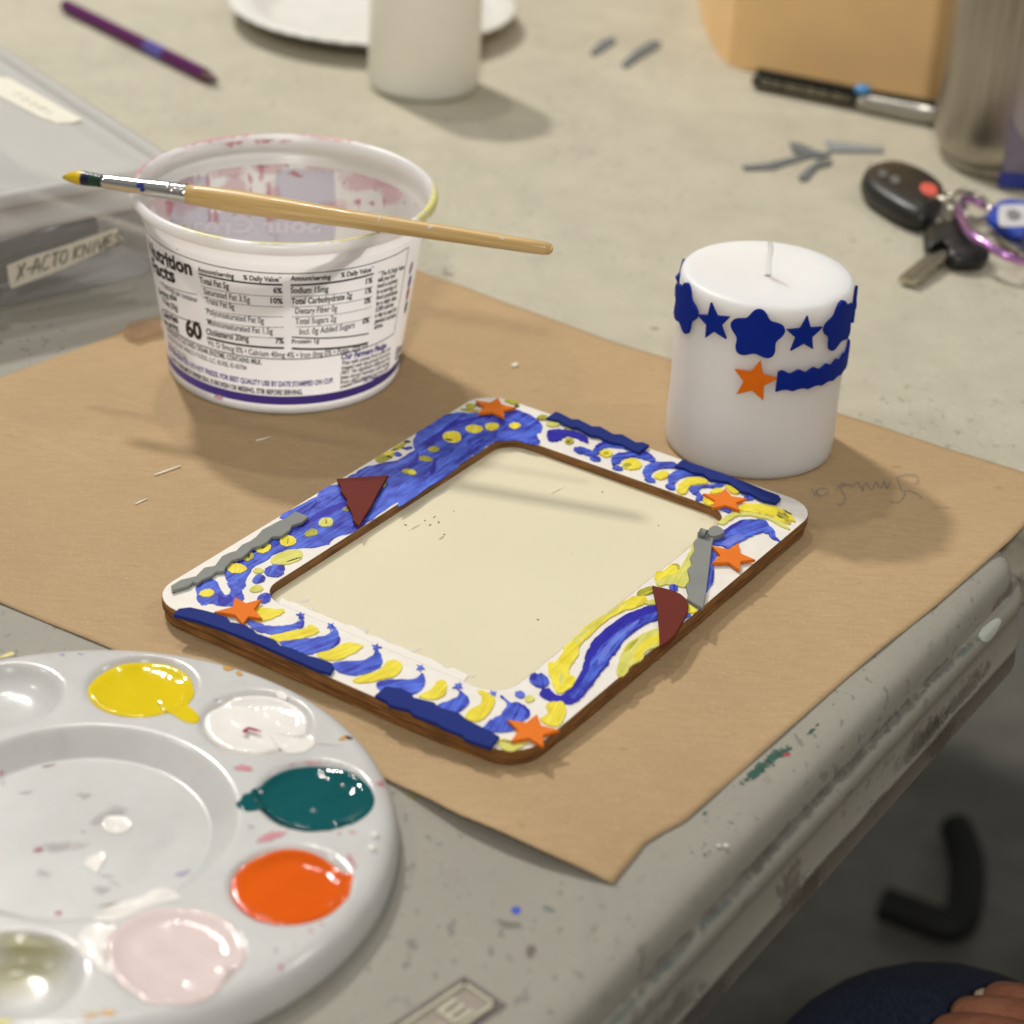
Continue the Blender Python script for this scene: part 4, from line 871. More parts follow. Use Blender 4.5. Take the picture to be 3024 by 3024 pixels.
# ------------------------------------------------------------------ decorated candle
CX, CY, CR, CH = .0882, .7510, .0318, .0694
candle = thing('pillar_candle', 'white pillar candle ringed with blue flowers and stars and an orange star', 'candle', (CX, CY, .0003))
cp = [(0, .0003), (CR-.0006, .0003), (CR-.0001, .0007), (CR, .0018)]+[(CR+.00015*math.sin(z*200), z) for z in (.01, .02, .03, .04, .05, .058, .063)]
cp += [(CR-.00005, CH-.0022), (CR-.0003, CH-.0011), (CR-.0009, CH-.0004), (CR-.0018, CH), (CR-.0045, CH+.0001), (CR*.7, CH-.0001), (CR*.45, CH-.0005), (.006, CH-.0010), (.0018, CH-.0012), (0, CH-.0012)]
wx = obj('wax_body', lathe_bm(cp, CX, CY, 128), M_WAX, candle)
wp = at(2268, 697, CH+.013); w0 = Vector((CX, CY, CH-.0015)); w1 = Vector((CX-.0003, CY, CH+.0118))
obj('wick', tube_bm([w0.lerp(w1, i/8)+Vector((.0002*math.sin(i*1.3), 0, 0)) for i in range(9)], [.0012]*8+[.0009], 10), M_WICK, candle)
def on_candle(name, pts, mat, th=.0012, lift=0.0, stand=0.0):
    """pts: outline in (angle, height); a thin slab bent round the candle"""
    bm = prism_bm([(a*CR, z) for a, z in pts], 0, th, .0002)
    xs = [v.co.x for v in bm.verts]; x = min(xs)
    while x < max(xs):
        bmesh.ops.bisect_plane(bm, geom=bm.verts[:]+bm.edges[:]+bm.faces[:], plane_co=(x, 0, 0), plane_no=(1, 0, 0)); x += .0012
    mid = (min(xs)+max(xs))/2
    for v in bm.verts:
        a, z, t_ = v.co.x/CR, v.co.y, v.co.z; r = CR+.0002+t_+lift+stand*abs(v.co.x-mid)**2*1000
        v.co = Vector((CX+r*math.cos(a), CY+r*math.sin(a), z))
    bmesh.ops.recalc_face_normals(bm, faces=bm.faces[:])
    return obj(name, bm, mat, candle, sm=False)
ccy = lambda u, v: at_cyl(u, v, CX, CY, lambda z: CR)
PD = lambda p: crop(1850, 650, 2.147, p)
def fshape(a, z, r, rot, kind):
    o = []
    n = 60 if kind == 'flower' else 10
    for i in range(n):
        t_ = 2*math.pi*i/n
        rr_ = r*(1+.16*math.cos(5*t_)) if kind == 'flower' else r*(1.12 if i % 2 == 0 else .50)
        o.append((a+rr_*math.cos(t_+rot)/CR, z+rr_*math.sin(t_+rot)))
    return o
mf = ccy(*PD([(828, 722)])[0])
for (x, y), kind, r, rot, lab in (((828, 722), 'flower', .0086, R(90), 'blue flower'), ((560, 645), 'star', .0066, R(105), 'blue star'), ((1122, 722), 'star', .0066, R(88), 'blue star')):
    a, z = ccy(*PD([(x, y)])[0]); o = on_candle('%s_sticker' % kind, fshape(a, z, r, rot, kind), M_ROYAL)
a, z = ccy(*PD([(398, 560)])[0]); step = mf[0]-a
on_candle('flower_sticker', fshape(mf[0]-R(60), mf[1]+.0002, .0086, R(80), 'flower'), M_ROYAL, stand=.006)
on_candle('flower_sticker', fshape(mf[0]+R(62), mf[1]+.0004, .0086, R(100), 'flower'), M_ROYAL, stand=.006)
on_candle('star_sticker', fshape(mf[0]-R(103), mf[1]+.0012, .0066, R(96), 'star'), M_ROYAL, lift=.0002, stand=.010)
on_candle('star_sticker', fshape(mf[0]+R(99), mf[1]+.0006, .0066, R(96), 'star'), M_ROYAL, lift=.0002, stand=.006)
on_candle('star_sticker', [ccy(*p) for p in PD(star([(692, 940), (852, 886), (954, 996), (868, 1136), (700, 1097)], .56))], M_ORWAX)['label'] = 'orange star'
sx0, sz = ccy(*PD([(950, 1018)])[0]); sw = []
for i in range(0, 41):
    a = sx0+R(88)*i/40; sw.append((a, sz+.0037+.0007*math.sin(i*1.25)-.0002*i/40))
for i in range(40, -1, -1):
    a = sx0+R(88)*i/40; sw.append((a, sz-.0040+.0008*abs(math.sin(i*.62))-.0002*i/40))
on_candle('wavy_strip', sw, M_ROYAL)

# ------------------------------------------------------------------ paint palette
QX, QY, QR, QT = -.1133, .4830, .0874, .0098
WA = [14.3, 49.7, 85, 120.5, 156, 191.5, 227, 267.5, 303.1, 338.7]; WR, WELL, WD_ = .0648, .0164, .0062
WC = [(QX+WR*math.cos(R(a)), QY+WR*math.sin(R(a))) for a in WA]
def psurf(x, y):
    r = math.hypot(x-QX, y-QY); k = .00035; s = 0.0; z = QT
    hs = [min(.0068, (.0432-r)*.95)]
    for wx_, wy_ in WC:
        q = ((x-wx_)**2+(y-wy_)**2)/(WELL*WELL)
        if q < 1.8: hs.append(WD_*(1-q*q) if q < 1 else WD_*(2-2*q))
    for h_ in hs:
        h_ = h_/k
        s += k*(h_ if h_ > 30 else math.log1p(math.exp(h_)) if h_ > -30 else 0)
    if r > QR-.0065: t_ = min(1, (r-(QR-.0065))/.0065); z -= .0060*(1-math.sqrt(max(0, 1-t_*t_)))
    return z-s
palette = thing('paint_palette', 'round white plastic paint palette with yellow, white, teal, orange and pink paint in its wells', 'palette', (QX, QY, TZ))
NR, NA = 150, 300; bm = bmesh.new(); rows = []
for i in range(1, NR+1):
    r = QR*(i/NR)**.9; rows.append([bm.verts.new((QX+r*math.cos(2*math.pi*k/NA), QY+r*math.sin(2*math.pi*k/NA), psurf(QX+r*math.cos(2*math.pi*k/NA), QY+r*math.sin(2*math.pi*k/NA)))) for k in range(NA)])
for r, z in ((QR+.0006, .0018), (QR+.0002, .0002), (QR-.0012, .0002), (QR-.0016, .002)): rows.append([bm.verts.new((QX+r*math.cos(2*math.pi*k/NA), QY+r*math.sin(2*math.pi*k/NA), z+TZ+.0001)) for k in range(NA)])
c = bm.verts.new((QX, QY, psurf(QX, QY)))
for k in range(NA): bm.faces.new((c, rows[0][k], rows[0][(k+1) % NA]))
for a, b in zip(rows, rows[1:]):
    for k in range(NA): bm.faces.new((a[k], b[k], b[(k+1) % NA], a[(k+1) % NA]))
def palette_mat():
    t = NT('palette_plastic'); v = t.coords(); n = t.noise(v, 28, 5, .6); c = t.ramp(n, [(.35, lin(196, 195, 193)), (.65, lin(207, 207, 205))])
    n2 = t.noise(v, 70, 5, .65); c = t.mix(t.ramp(n2, [(.58, 0), (.75, .35)]), c, lin(182, 177, 178)); t.color(c); t.set(Roughness=.2)
    t.p.inputs['Subsurface Weight'].default_value = .2; t.p.inputs['Subsurface Scale'].default_value = .004; t.bump(t.noise(v, 60, 3), .04, .001); return t.m
pal = obj('palette_body', bm, palette_mat(), palette)
def gloss(name, c, rough=.10, sp=.35, fine=.16, fs=420):
    t = NT(name); t.p.inputs['Specular IOR Level'].default_value = sp; v = t.coords(); n = t.noise(v, 55, 3); t.color(t.ramp(n, [(.35, tuple(x*.93 for x in c[:3])+(1,)), (.65, c)])); t.set(Roughness=rough); t.bump(t.mix(.35, t.noise(v, 110, 2, .4), t.noise(v, fs, 2, .5)), fine, .003); return t.m
def puddle(name, pts, mat, lvl=None, bulge=.0006, zp=.0082, sm=3, lump=0.0, lab=None):
    pts = smooth(pts, sm); W2 = []
    for u, v in pts:
        z = lvl if lvl is not None else zp; p = at(u, v, z)
        for _ in range(5):
            zs = psurf(p.x, p.y); z = max(zs, lvl) if lvl is not None else zs
            p = at(u, v, z)
        W2.append(p)
    n = len(W2); cx = sum(p.x for p in W2)/n; cy = sum(p.y for p in W2)/n; ze = [p.z for p in W2]
    L = lvl if lvl is not None else sorted(ze)[int(n*.4)]
    bm = bmesh.new(); prev = None; ks = [1.0, 1.0, .992, .975, .95, .91, .85, .77, .67, .55, .42, .28, .14]
    for q, k in enumerate(ks):
        w = min(1, (1-k)/.30); w = w*w*(3-2*w); e = min(1, (1-k)/.07)
        row = []
        for p, z in zip(W2, ze):
            x, y = cx+(p.x-cx)*k, cy+(p.y-cy)*k; sf = psurf(x, y)
            zz = z*(1-w)+L*w+bulge*math.sqrt(e)*(1-.5*w)+lump*math.sin(x*420)*math.sin(y*510+1)*w
            zz = min(sf, z)-.0003 if q == 0 else max(zz, sf+.0001+.0002*e)
            row.append(bm.verts.new((x, y, zz)))
        if prev:
            for i in range(n): bm.faces.new((prev[i], prev[(i+1) % n], row[(i+1) % n], row[i]))
        prev = row
    cz = max(L+bulge*.5, psurf(cx, cy)+.0003); cv = bm.verts.new((cx, cy, cz))
    for i in range(n): bm.faces.new((prev[i], prev[(i+1) % n], cv))
    bmesh.ops.recalc_face_normals(bm, faces=bm.faces[:])
    o = obj(name, bm, mat, palette)
    if lab: o['label'] = lab
    return L+bulge*.5
PE = lambda p: crop(0, 1880, 3.22, p); PF = lambda p: crop(600, 1880, 3.22, p); PG = lambda p: crop(0, 2424, 3.22, p); PH = lambda p: crop(600, 2424, 3.22, p)
M_PY = gloss('yellow_paint', lin(226, 200, 14)); M_PW = gloss('white_paint', lin(240, 236, 230), .14, .5, .24, 560); M_PT = gloss('teal_paint', lin(0, 84, 88), .05); M_PO = gloss('orange_paint', lin(224, 92, 0), .06); M_PP = gloss('pale_pink_paint', lin(228, 210, 207), .12, .5, .16, 460); M_POL = gloss('thin_olive_paint', lin(186, 178, 110), .12)
puddle('paint_puddle', PE([(835, 520), (850, 470), (920, 390), (1050, 310), (1180, 262), (1350, 252), (1550, 262), (1700, 310), (1800, 390), (1840, 480), (1845, 560), (1800, 630), (1790, 660), (1840, 700), (1890, 750), (1895, 795), (1850, 828), (1760, 815), (1690, 775), (1640, 745), (1560, 740), (1420, 770), (1240, 770), (1080, 735), (940, 680), (860, 600)]), M_PY, lvl=QT-.0020, lump=.0002, lab='yellow paint')
lw = puddle('paint_puddle', PF([(8, 830), (40, 740), (150, 680), (280, 600), (420, 570), (560, 570), (700, 590), (830, 640), (940, 720), (990, 800), (985, 930), (1010, 945), (1060, 970), (1075, 1010), (1040, 1060), (950, 1110), (800, 1118), (700, 1085), (560, 1118), (420, 1115), (260, 1085), (110, 1010), (40, 930)]), M_PW, lvl=QT-.0020, bulge=.0008, lump=.0003, lab='white paint')
puddle('paint_puddle', PF([(680, 540), (740, 525), (795, 565), (790, 605), (730, 595)]), M_PW, bulge=.0005, lab='small white dab')
puddle('paint_puddle', PF([(310, 1590), (350, 1555), (385, 1500), (440, 1490), (470, 1450), (540, 1430), (590, 1380), (700, 1310), (850, 1258), (1040, 1238), (1220, 1250), (1380, 1280), (1500, 1350), (1590, 1440), (1630, 1550), (1600, 1650), (1500, 1740), (1350, 1810), (1180, 1840), (1000, 1832), (850, 1795), (720, 1735), (620, 1680), (560, 1640), (480, 1660), (390, 1660), (340, 1630)]), M_PT, lvl=QT-.0018, bulge=.0005, lump=.0002, lab='dark teal paint')
puddle('paint_puddle', PH([(268, 620), (300, 520), (400, 420), (560, 330), (700, 285), (830, 270), (960, 285), (1100, 335), (1230, 420), (1340, 495), (1410, 498), (1428, 530), (1405, 620), (1385, 720), (1300, 810), (1150, 900), (1000, 950), (820, 975), (650, 965), (500, 915), (370, 840), (290, 740)]), M_PO, lvl=QT-.0020, bulge=.0004, lab='orange paint')
puddle('paint_puddle', crop(0, 1850, 1.61, [(505, 1560), (515, 1490), (560, 1430), (640, 1375), (720, 1345), (820, 1340), (920, 1345), (1020, 1365), (1100, 1410), (1150, 1480), (1170, 1560), (1150, 1620), (1085, 1660), (1050, 1720), (1000, 1770), (900, 1805), (800, 1800), (700, 1795), (650, 1755), (590, 1720), (540, 1660), (510, 1610)]), M_PP, lvl=QT-.0012, bulge=.0008, lump=.0002, lab='pale pink paint')
puddle('paint_puddle', crop(0, 1850, 1.61, [(365, 1500), (400, 1440), (450, 1415), (520, 1420), (560, 1425), (520, 1480), (500, 1550), (515, 1620), (550, 1670), (480, 1640), (410, 1590), (375, 1550)]), M_PW, bulge=.0007, lab='white paint smeared beside the pink')
puddle('paint_puddle', crop(0, 1850, 1.61, [(445, 1390), (500, 1345), (600, 1310), (680, 1290), (740, 1250), (800, 1245), (855, 1280), (850, 1300), (790, 1310), (700, 1340), (620, 1375), (550, 1400), (480, 1405)]), M_PW, bulge=.0006, lab='long white smear by the centre')
puddle('paint_puddle', crop(0, 1850, 1.61, [(485, 950), (500, 910), (550, 905), (600, 910), (630, 945), (610, 975), (560, 990), (510, 980)]), M_PW, bulge=.0006, zp=.003, lump=.0003, lab='white dab in the centre')
puddle('paint_puddle', crop(0, 1850, 1.61, [(400, 1130), (430, 1095), (500, 1078), (500, 1110), (480, 1145), (465, 1175), (430, 1160)]), M_PW, bulge=.0006, zp=.003, lab='small white dab in the centre')
sm_ = bmesh.new(); MS = [decal('pink_smear', lin(214, 132, 146), .75, 330, .35, 1.9, .45), decal('amber_smear', lin(210, 160, 60), .9, 330, .3, 2.6, .55), decal('grey_smear', lin(156, 150, 150), .42, 130, .35, 1.9, .4), decal('crimson_fleck', lin(150, 30, 60), 1, 300, .3, 4, .8), decal('violet_smear', lin(170, 160, 196), .6, 200, .35, 1.9, .45),
                         decal('olive_film', lin(180, 172, 98), .42, 60, .15, 1.6, .55, 1.0), decal('yellow_rim_smear', lin(226, 214, 120), .9, 200, .3, 2.4, .6), decal('dark_fleck_on_palette', lin(60, 30, 30), .9, 400, .4, 3, .7), decal('brown_line', lin(130, 110, 90), .7, 200)]
def pz(u, v):
    p = at(u, v, .0095)
    for _ in range(4): p = at(u, v, psurf(p.x, p.y)+.00016)
    return p
def smear(mi, f_, x, y, a, b, r=0): blob_rings(sm_, mi, f_(ellipse(x, y, a, b, r, 18, .16)), pz, (1, .82, .64, .46, .28, .12))
for a in ((0, PF, 385, 1255, 110, 42, 14), (0, PF, 1690, 1400, 60, 46, 50), (0, PH, 640, 150, 200, 52, -22), (0, PH, 740, 1390, 46, 40, -40), (0, PH, 1018, 1042, 36, 22, 20), (0, PH, 1130, 985, 36, 18, 20), (0, PH, 1410, 380, 36, 90, -25), (0, PH, 1295, 125, 28, 24, 0), (0, PH, 1420, 108, 70, 16, 18), (0, PF, 1060, 1200, 120, 18, 4), (0, PF, 850, 1215, 50, 22, 0),
          (1, PF, 240, 300, 62, 34, 15), (1, PF, 340, 345, 50, 26, 10), (1, PG, 1040, 1825, 66, 40, 10), (1, PG, 850, 1870, 80, 22, -18), (1, PG, 880, 1835, 100, 16, 5),
          (2, PG, 420, 500, 120, 80, 0), (2, PG, 980, 660, 110, 60, -10), (2, PE, 820, 1510, 90, 60, 0), (2, PE, 250, 1480, 130, 24, -8), (2, PG, 1020, 525, 100, 16, 5), (2, PG, 1100, 600, 90, 14, 24), (2, PE, 790, 1855, 40, 20, 0), (2, PH, 690, 1240, 40, 36, 0), (2, PH, 870, 1190, 40, 24, 0), (2, PH, 450, 55, 46, 26, 0), (2, PF, 1180, 1030, 200, 10, 4), (2, PE, 1080, 1700, 220, 90, -10), (2, PG, 560, 240, 300, 90, 0),
          (3, PG, 365, 275, 44, 22, -4), (3, PG, 555, 875, 44, 16, -6), (4, PG, 1740, 500, 80, 36, -20), (4, PE, 590, 170, 46, 24, 0), (4, PE, 770, 165, 40, 18, 0), (4, PF, 120, 600, 40, 14, 0), (5, PG, 240, 1190, 520, 210, 6), (5, PG, 150, 1420, 640, 440, 0), (6, PG, 40, 1900, 110, 50, 0), (6, PE, 60, 175, 110, 18, -18), (7, PF, 1385, 960, 36, 18, 15), (1, PF, 1335, 960, 50, 30, -30), (8, PE, 470, 1225, 110, 12, -10), (8, PG, 1080, 790, 200, 14, -10), (8, PG, 1000, 960, 100, 11, 4), (0, PE, 10, 1290, 40, 50, 0)):
    smear(*a)
for x, y, a, b, r in ((405, 892, 40, 20, -30), (480, 882, 90, 12, 16)): blob_rings(sm_, 3, PF(ellipse(x, y, a, b, r, 18, .16)), lambda u, v: at(u, v, lw+.0012), (1, .7, .4))
obj_split('paint_smear', sm_, MS, pal)
bm = bmesh.new()
for x, y in ((1630, 140), (1605, 265)):
    p = pz(*PH([(x, y)])[0]); lathe_bm([(.0013, p.z-.0002), (.0012, p.z+.0004), (.0007, p.z+.0008), (0, p.z+.0009)], p.x, p.y, 14, bm)
obj('droplets', bm, M_PW, pal)

# ------------------------------------------------------------------ clear plastic box on the left
ZL = .052
K0, Kn, Kf = at(545, 472, ZL), at(0, 575, ZL), at(0, 167, ZL)
un = (Kn-K0).normalized(); uf = (Kf-K0).normalized(); uf = (uf-un*uf.dot(un)).normalized(); UZ = Vector((0, 0, 1))
t = NT('milky_clear_plastic'); t.color(lin(222, 221, 218)); t.set(Roughness=.16); t.bump(t.noise(t.coords(), 60, 3), .06, .001)
tr = t.new('ShaderNodeBsdfTransparent'); tr.inputs[0].default_value = (.93, .93, .95, 1); mx = t.new('ShaderNodeMixShader'); mx.inputs[0].default_value = .30
t.link(tr.outputs[0], mx.inputs[1]); t.link(t.p.outputs[0], mx.inputs[2]); t.link(mx.outputs[0], t.out.inputs[0]); M_BOX = t.m
M_LID = t.m.copy(); M_LID.name = 'milky_lid_plastic'; [n_ for n_ in M_LID.node_tree.nodes if n_.type == 'MIX_SHADER'][0].inputs[0].default_value = .58
BLX, BWX = .30, .24
cbox = thing('storage_box', 'milky clear plastic storage box with taped handwritten labels, left of the tub', 'plastic box', K0+un*BLX/2+uf*BWX/2+UZ*(TZ-ZL))
def loop(ins, z, rad=.010):
    o = []
    for cx, cy, a in ((BLX-ins-rad, BWX-ins-rad, 0), (ins+rad, BWX-ins-rad, 90), (ins+rad, ins+rad, 180), (BLX-ins-rad, ins+rad, 270)):
        for k in range(7): q = R(a+15*k); o.append(K0+un*(cx+rad*math.cos(q))+uf*(cy+rad*math.sin(q))+UZ*(z-ZL))
    return o
def loft(loops, capend=True, capstart=False):
    bm = bmesh.new(); L = [[bm.verts.new(p) for p in l] for l in loops]; n = len(L[0])
    for a, b in zip(L, L[1:]):
        for i in range(n): bm.faces.new((a[i], b[i], b[(i+1) % n], a[(i+1) % n]))
    if capend: bm.faces.new(L[-1])
    if capstart: bm.faces.new(L[0][::-1])
    bmesh.ops.recalc_face_normals(bm, faces=bm.faces[:]); return bm
bx = obj('box_body', loft([loop(.0045, .0385), loop(.0050, .030), loop(.0075, .004), loop(.009, TZ+.0006), loop(.010, TZ+.0004)]), M_BOX, cbox); autosmooth(bx, 40)
lidl = [loop(.0010, .0340), loop(.0004, .0352), loop(.0006, .0372), loop(.0018, .0385), loop(.0018, .0440), loop(.0008, .0450), loop(0, .0462), loop(.0002, .0490), loop(.0012, .0508), loop(.003, .0516), loop(.0048, .0516), loop(.0062, .0508), loop(.0070, .0480), loop(.0082, .0474), loop(.012, .0474), loop(.016, .0480), loop(.019, .0482)]
lid = obj('lid', loft(lidl), M_LID, cbox); autosmooth(lid, 45)
M_MASK = plain('masking_tape', lin(224, 219, 203), .7, .04, 300, .25); M_PENCIL = plain('marker_ink', lin(112, 106, 96), .6, .1)
# front label: on the near long wall
fn = -uf; fp = K0+uf*.0062+UZ*(-.03); tilt = (fn+UZ*-.10).normalized()
def face(u, v, off=.0006): return at_plane(u, v, fp+tilt*off, tilt)
TQ = crop(0, 150, 2.416, [(50, 1532), (180, 1480), (430, 1400), (640, 1330), (835, 1262), (850, 1310), (880, 1350), (700, 1440), (470, 1545), (260, 1630), (80, 1700), (62, 1640)])
bm = bmesh.new(); V = [bm.verts.new(face(u, v)) for u, v in TQ]; bm.faces.new(V); lab1 = obj('tape_label', bm, M_MASK, bx, sm=False, recalc=True)
GL = {'X': [[(0, 1), (.7, 0)], [(.75, 1), (.05, -.05)]], '-': [[(0, .45), (.5, .5)]], 'A': [[(0, 0), (.45, 1.05), (.8, 0)], [(.1, .4), (.85, .42)]], 'C': [[(.7, .95), (.3, 1), (.05, .6), (.1, .1), (.4, 0), (.75, .15)]], 'T': [[(0, .95), (.8, 1.05)], [(.4, 1), (.38, 0)]],
      'O': [[(.35, 1), (.05, .7), (.05, .2), (.4, 0), (.7, .3), (.7, .8), (.35, 1)]], 'K': [[(.05, 1.05), (.05, 0)], [(.7, 1), (.1, .5), (.75, 0)]], 'N': [[(.05, 0), (.08, 1), (.65, .05), (.7, 1.05)]], 'I': [[(.2, 1), (.18, 0)]], 'V': [[(0, 1), (.35, 0), (.7, 1.05)]], 'E': [[(.65, 1), (.1, 1), (.05, 0), (.7, .02)], [(.1, .52), (.55, .55)]], 'S': [[(.65, .95), (.25, 1), (.1, .75), (.6, .4), (.5, .05), (0, .05)]]}
bm = bmesh.new(); x = 0; word = 'X-ACTO KNIVES'; adv = [1.0, .62, 1.05, .95, .95, 1.0, .45, .95, 1.0, .55, .9, .9, .9]
A0, A1 = crop(0, 150, 2.416, [(118, 1632), (872, 1372)]); tot = sum(adv)
for ch, ad in zip(word, adv):
    for st in GL.get(ch, []):
        pts = []
        for gx, gy in (smooth(st, 4, False) if len(st) > 3 else smooth(st, 3, False)):
            k = (x+gx)/tot; pts.append((A0[0]+(A1[0]-A0[0])*k+gy*5, A0[1]+(A1[1]-A0[1])*k-gy*(44-10*k)))
        ribbon(bm, pts, 4.2, 0, lambda u, v: face(u, v, .0011))
    x += ad
obj('writing', bm, M_PENCIL, lab1, sm=False)
TQ = crop(0, 150, 2.416, [(-150, 90), (0, 188), (60, 190), (330, 340), (590, 490), (520, 512), (400, 515), (370, 500), (300, 480), (0, 325), (-150, 240)])
bm = bmesh.new(); V = [bm.verts.new(at(u, v, .0486)) for u, v in TQ]; bm.faces.new(V); lab2 = obj('tape_label', bm, M_MASK, lid, sm=False, recalc=True)
bm = bmesh.new(); pts = [(90+i*15+9*math.cos(i*1.9), 290+i*8.4+16*math.sin(i*1.55)) for i in range(20)]
ribbon(bm, smooth(crop(0, 150, 2.416, pts), 3, False), 4, 0, lambda u, v: at(u, v, .0490)); obj('writing', bm, decal('faint_pencil', lin(160, 152, 140), .6), lab2, sm=False)
# what the box holds
def inbox(x, y, z): return K0+un*x+uf*y+UZ*(z-ZL)
bm = bmesh.new(); box_bm(inbox(.107, .012, .016), un*.024, uf*.0012, UZ*.013, bm); tag(obj('cardboard_piece', bm, plain('tan_cardboard', lin(176, 138, 96), .8, .06)), 'tan piece of cardboard standing inside the clear box at the left edge', 'cardboard')
M_KN = plain('dark_knife_handle', lin(70, 70, 74), .35, .1, 200, .05, Metallic=.4)
for i, (x0, x1, y, z, lab) in enumerate(((.022, .085, .0145, .0245, 'dark craft knife lying highest of the four inside the clear box'), (.030, .088, .017, .0130, 'dark craft knife lying lowest inside the clear box, against the front wall'), (.026, .100, .024, .0165, 'dark craft knife second from the bottom inside the clear box'), (.034, .095, .026, .0090, 'dark craft knife furthest back inside the clear box'))):
    p, q = inbox(x1, y, z-.004), inbox(x0, y+.003, z); k = thing('craft_knife', lab, 'knife', q, 'craft knives inside the clear box')
    obj('handle', tube_bm([p, p.lerp(q, .8)], .0042, 12), M_KN, k); obj('blade', tube_bm([p.lerp(q, .8), q], [.002, .0003], 8, flat=.3), M_FERR, k)

# ------------------------------------------------------------------ things at the back of the far table
B2x, B2y = -.0615, 1.1455
c2 = thing('pillar_candle', 'plain cream pillar candle out of focus in front of the paper plate', 'candle', (B2x, B2y, TZ))
r2 = .0298; obj('wax_body', lathe_bm([(0, TZ), (r2-.004, TZ), (r2-.0015, .0006), (r2, .004), (r2, .083), (r2-.002, .0868), (r2-.005, .088), (.004, .0872), (0, .087)], B2x, B2y, 80), M_WAX2, c2)
obj('wick', tube_bm([(B2x, B2y, .0868), (B2x, B2y, .099)], .0012, 8), M_WICK, c2)
pr = .0835; pc = at(1062, 130, .012); px_, py_ = pc.x, pc.y+pr
plate = thing('paper_plate', 'white paper plate behind the plain cream candle', 'plate', (px_, py_, TZ))
bm = lathe_bm([(0, TZ+.0035), (pr*.66, TZ+.0035), (pr*.72, TZ+.0045), (pr*.80, .0105), (pr*.86, .0122), (pr*.985, .0125), (pr, .0118), (pr*.99, .0112), (pr*.86, .0112), (pr*.79, .0090), (pr*.70, TZ+.0016), (pr*.66, TZ+.0006), (0, TZ+.0006)], px_, py_, 140)
for v in bm.verts:
    a = math.atan2(v.co.y-py_, v.co.x-px_); q = math.hypot(v.co.x-px_, v.co.y-py_)/pr
    if .74 < q < 1.01: v.co.z += .0004*math.sin(a*46)
obj('plate_body', bm, plain('white_paper_plate', lin(214, 212, 205), .55, .05, 60, .2), plate)
pa, pb = at(192, 16, .003), at(640, 238, .003); pd = (pb-pa)
pencil = thing('pencil', 'purple pencil lying alone on the table at the upper left', 'pencil', (pa+pb)/2-UZ*.0035)
M_PUR = plain('purple_lacquer', lin(92, 28, 88), .3, .06, 200, .02)
obj('barrel', tube_bm([pa+pd*.012, pa+pd*.93], .0036, 6), M_PUR, pencil, sm=False)
obj('end_cap', tube_bm([pa, pa+pd*.004, pa+pd*.012], [.0028, .0036, .0036], 12), M_PUR, pencil)
obj('foil_print', tube_bm([pa+pd*.56, pa+pd*.68], .00375, 6, cap=False), plain('blue_silver_foil', lin(120, 110, 196), .3, .3, 500, .02, Metallic=.5), pencil, sm=False)
obj('sharpened_tip', tube_bm([pa+pd*.93, pa+pd*.97, pa+pd*1.0], [.0035, .0022, .0012], 12), plain('dark_wood_tip', lin(96, 66, 70), .6), pencil)

def scrap(name, label_, pts, mat, th=.0016, cat='foam scrap', grp='grey foam scraps on the far table'):
    P = [at(u, v, TZ+th) for u, v in pts]
    o = obj(name, prism_bm([(p.x, p.y) for p in P], TZ+.0002, TZ+th, .0002), mat, None, sm=False); return tag(o, label_, cat, grp)
PK = lambda p: crop(2050, 0, 1.983, p); M_GS = foam('slate_foam', lin(112, 116, 116)); M_GS2 = foam('pale_slate_foam', lin(146, 150, 150))
scrap('foam_scrap', 'dark grey star-cut foam scrap, middle of the cluster behind the candle', PK([(560, 830), (620, 838), (720, 880), (800, 895), (740, 915), (640, 900), (580, 880)]), M_GS, .0018)
scrap('foam_scrap', 'pale grey foam strip, furthest right of the cluster behind the candle', PK([(770, 815), (800, 825), (900, 835), (1110, 858), (1100, 880), (950, 878), (790, 878)]), M_GS2, .0018)
scrap('foam_scrap', 'long thin grey foam strip pointing left behind the candle', PK([(280, 968), (420, 955), (560, 920), (690, 895), (690, 915), (560, 950), (460, 985), (300, 990)]), M_GS, .0012)
scrap('foam_scrap', 'short bent grey foam piece, nearest to the candle top', PK([(610, 1030), (660, 985), (720, 940), (810, 930), (800, 955), (720, 975), (690, 1010), (665, 1045), (630, 1050)]), M_GS, .0016)
PM_ = lambda p: crop(1000, 0, 1.932, p)
scrap('foam_scrap', 'smaller of two slate scraps left of the tan box', PM_([(1435, 295), (1500, 230), (1570, 205), (1585, 235), (1500, 290), (1450, 312)]), M_GS, .0012)
scrap('foam_scrap', 'larger of two slate scraps left of the tan box', PM_([(1615, 360), (1700, 280), (1790, 225), (1840, 235), (1820, 265), (1720, 320), (1640, 378)]), M_GS, .0016)

# tan box with a rounded end
fp_ = [at(u, v, TZ) for u, v in [(2900, 320), (2766, 297), (2480, 250), (2186, 205), (2150, 192), (2120, 160), (2095, 118), (2073, 60), (2060, 0), (2060, -60)]]
bk = at(2900, 320)+Vector((.05, .18, 0)); fp_ += [at(2075, -100, TZ), Vector((bk.x, bk.y, 0))]
tan = thing('craft_box', 'tan box with a rounded left end behind the pen at the top right', 'box', (sum(p.x for p in fp_)/len(fp_), sum(p.y for p in fp_)/len(fp_), TZ))
M_TAN = plain('tan_board', lin(238, 198, 140), .6, .05, 30, .08)
P2d = [(p.x, p.y) for p in fp_]
obj('box_body', prism_bm(P2d, TZ+.0003, .104, .001), M_TAN, tan, sm=False)
mx_ = sum(p[0] for p in P2d)/len(P2d); my_ = sum(p[1] for p in P2d)/len(P2d)
obj('box_lid', prism_bm([(mx_+(x-mx_)*1.012, my_+(y-my_)*1.012) for x, y in P2d], .104, .13, .002), M_TAN, tan, sm=False)
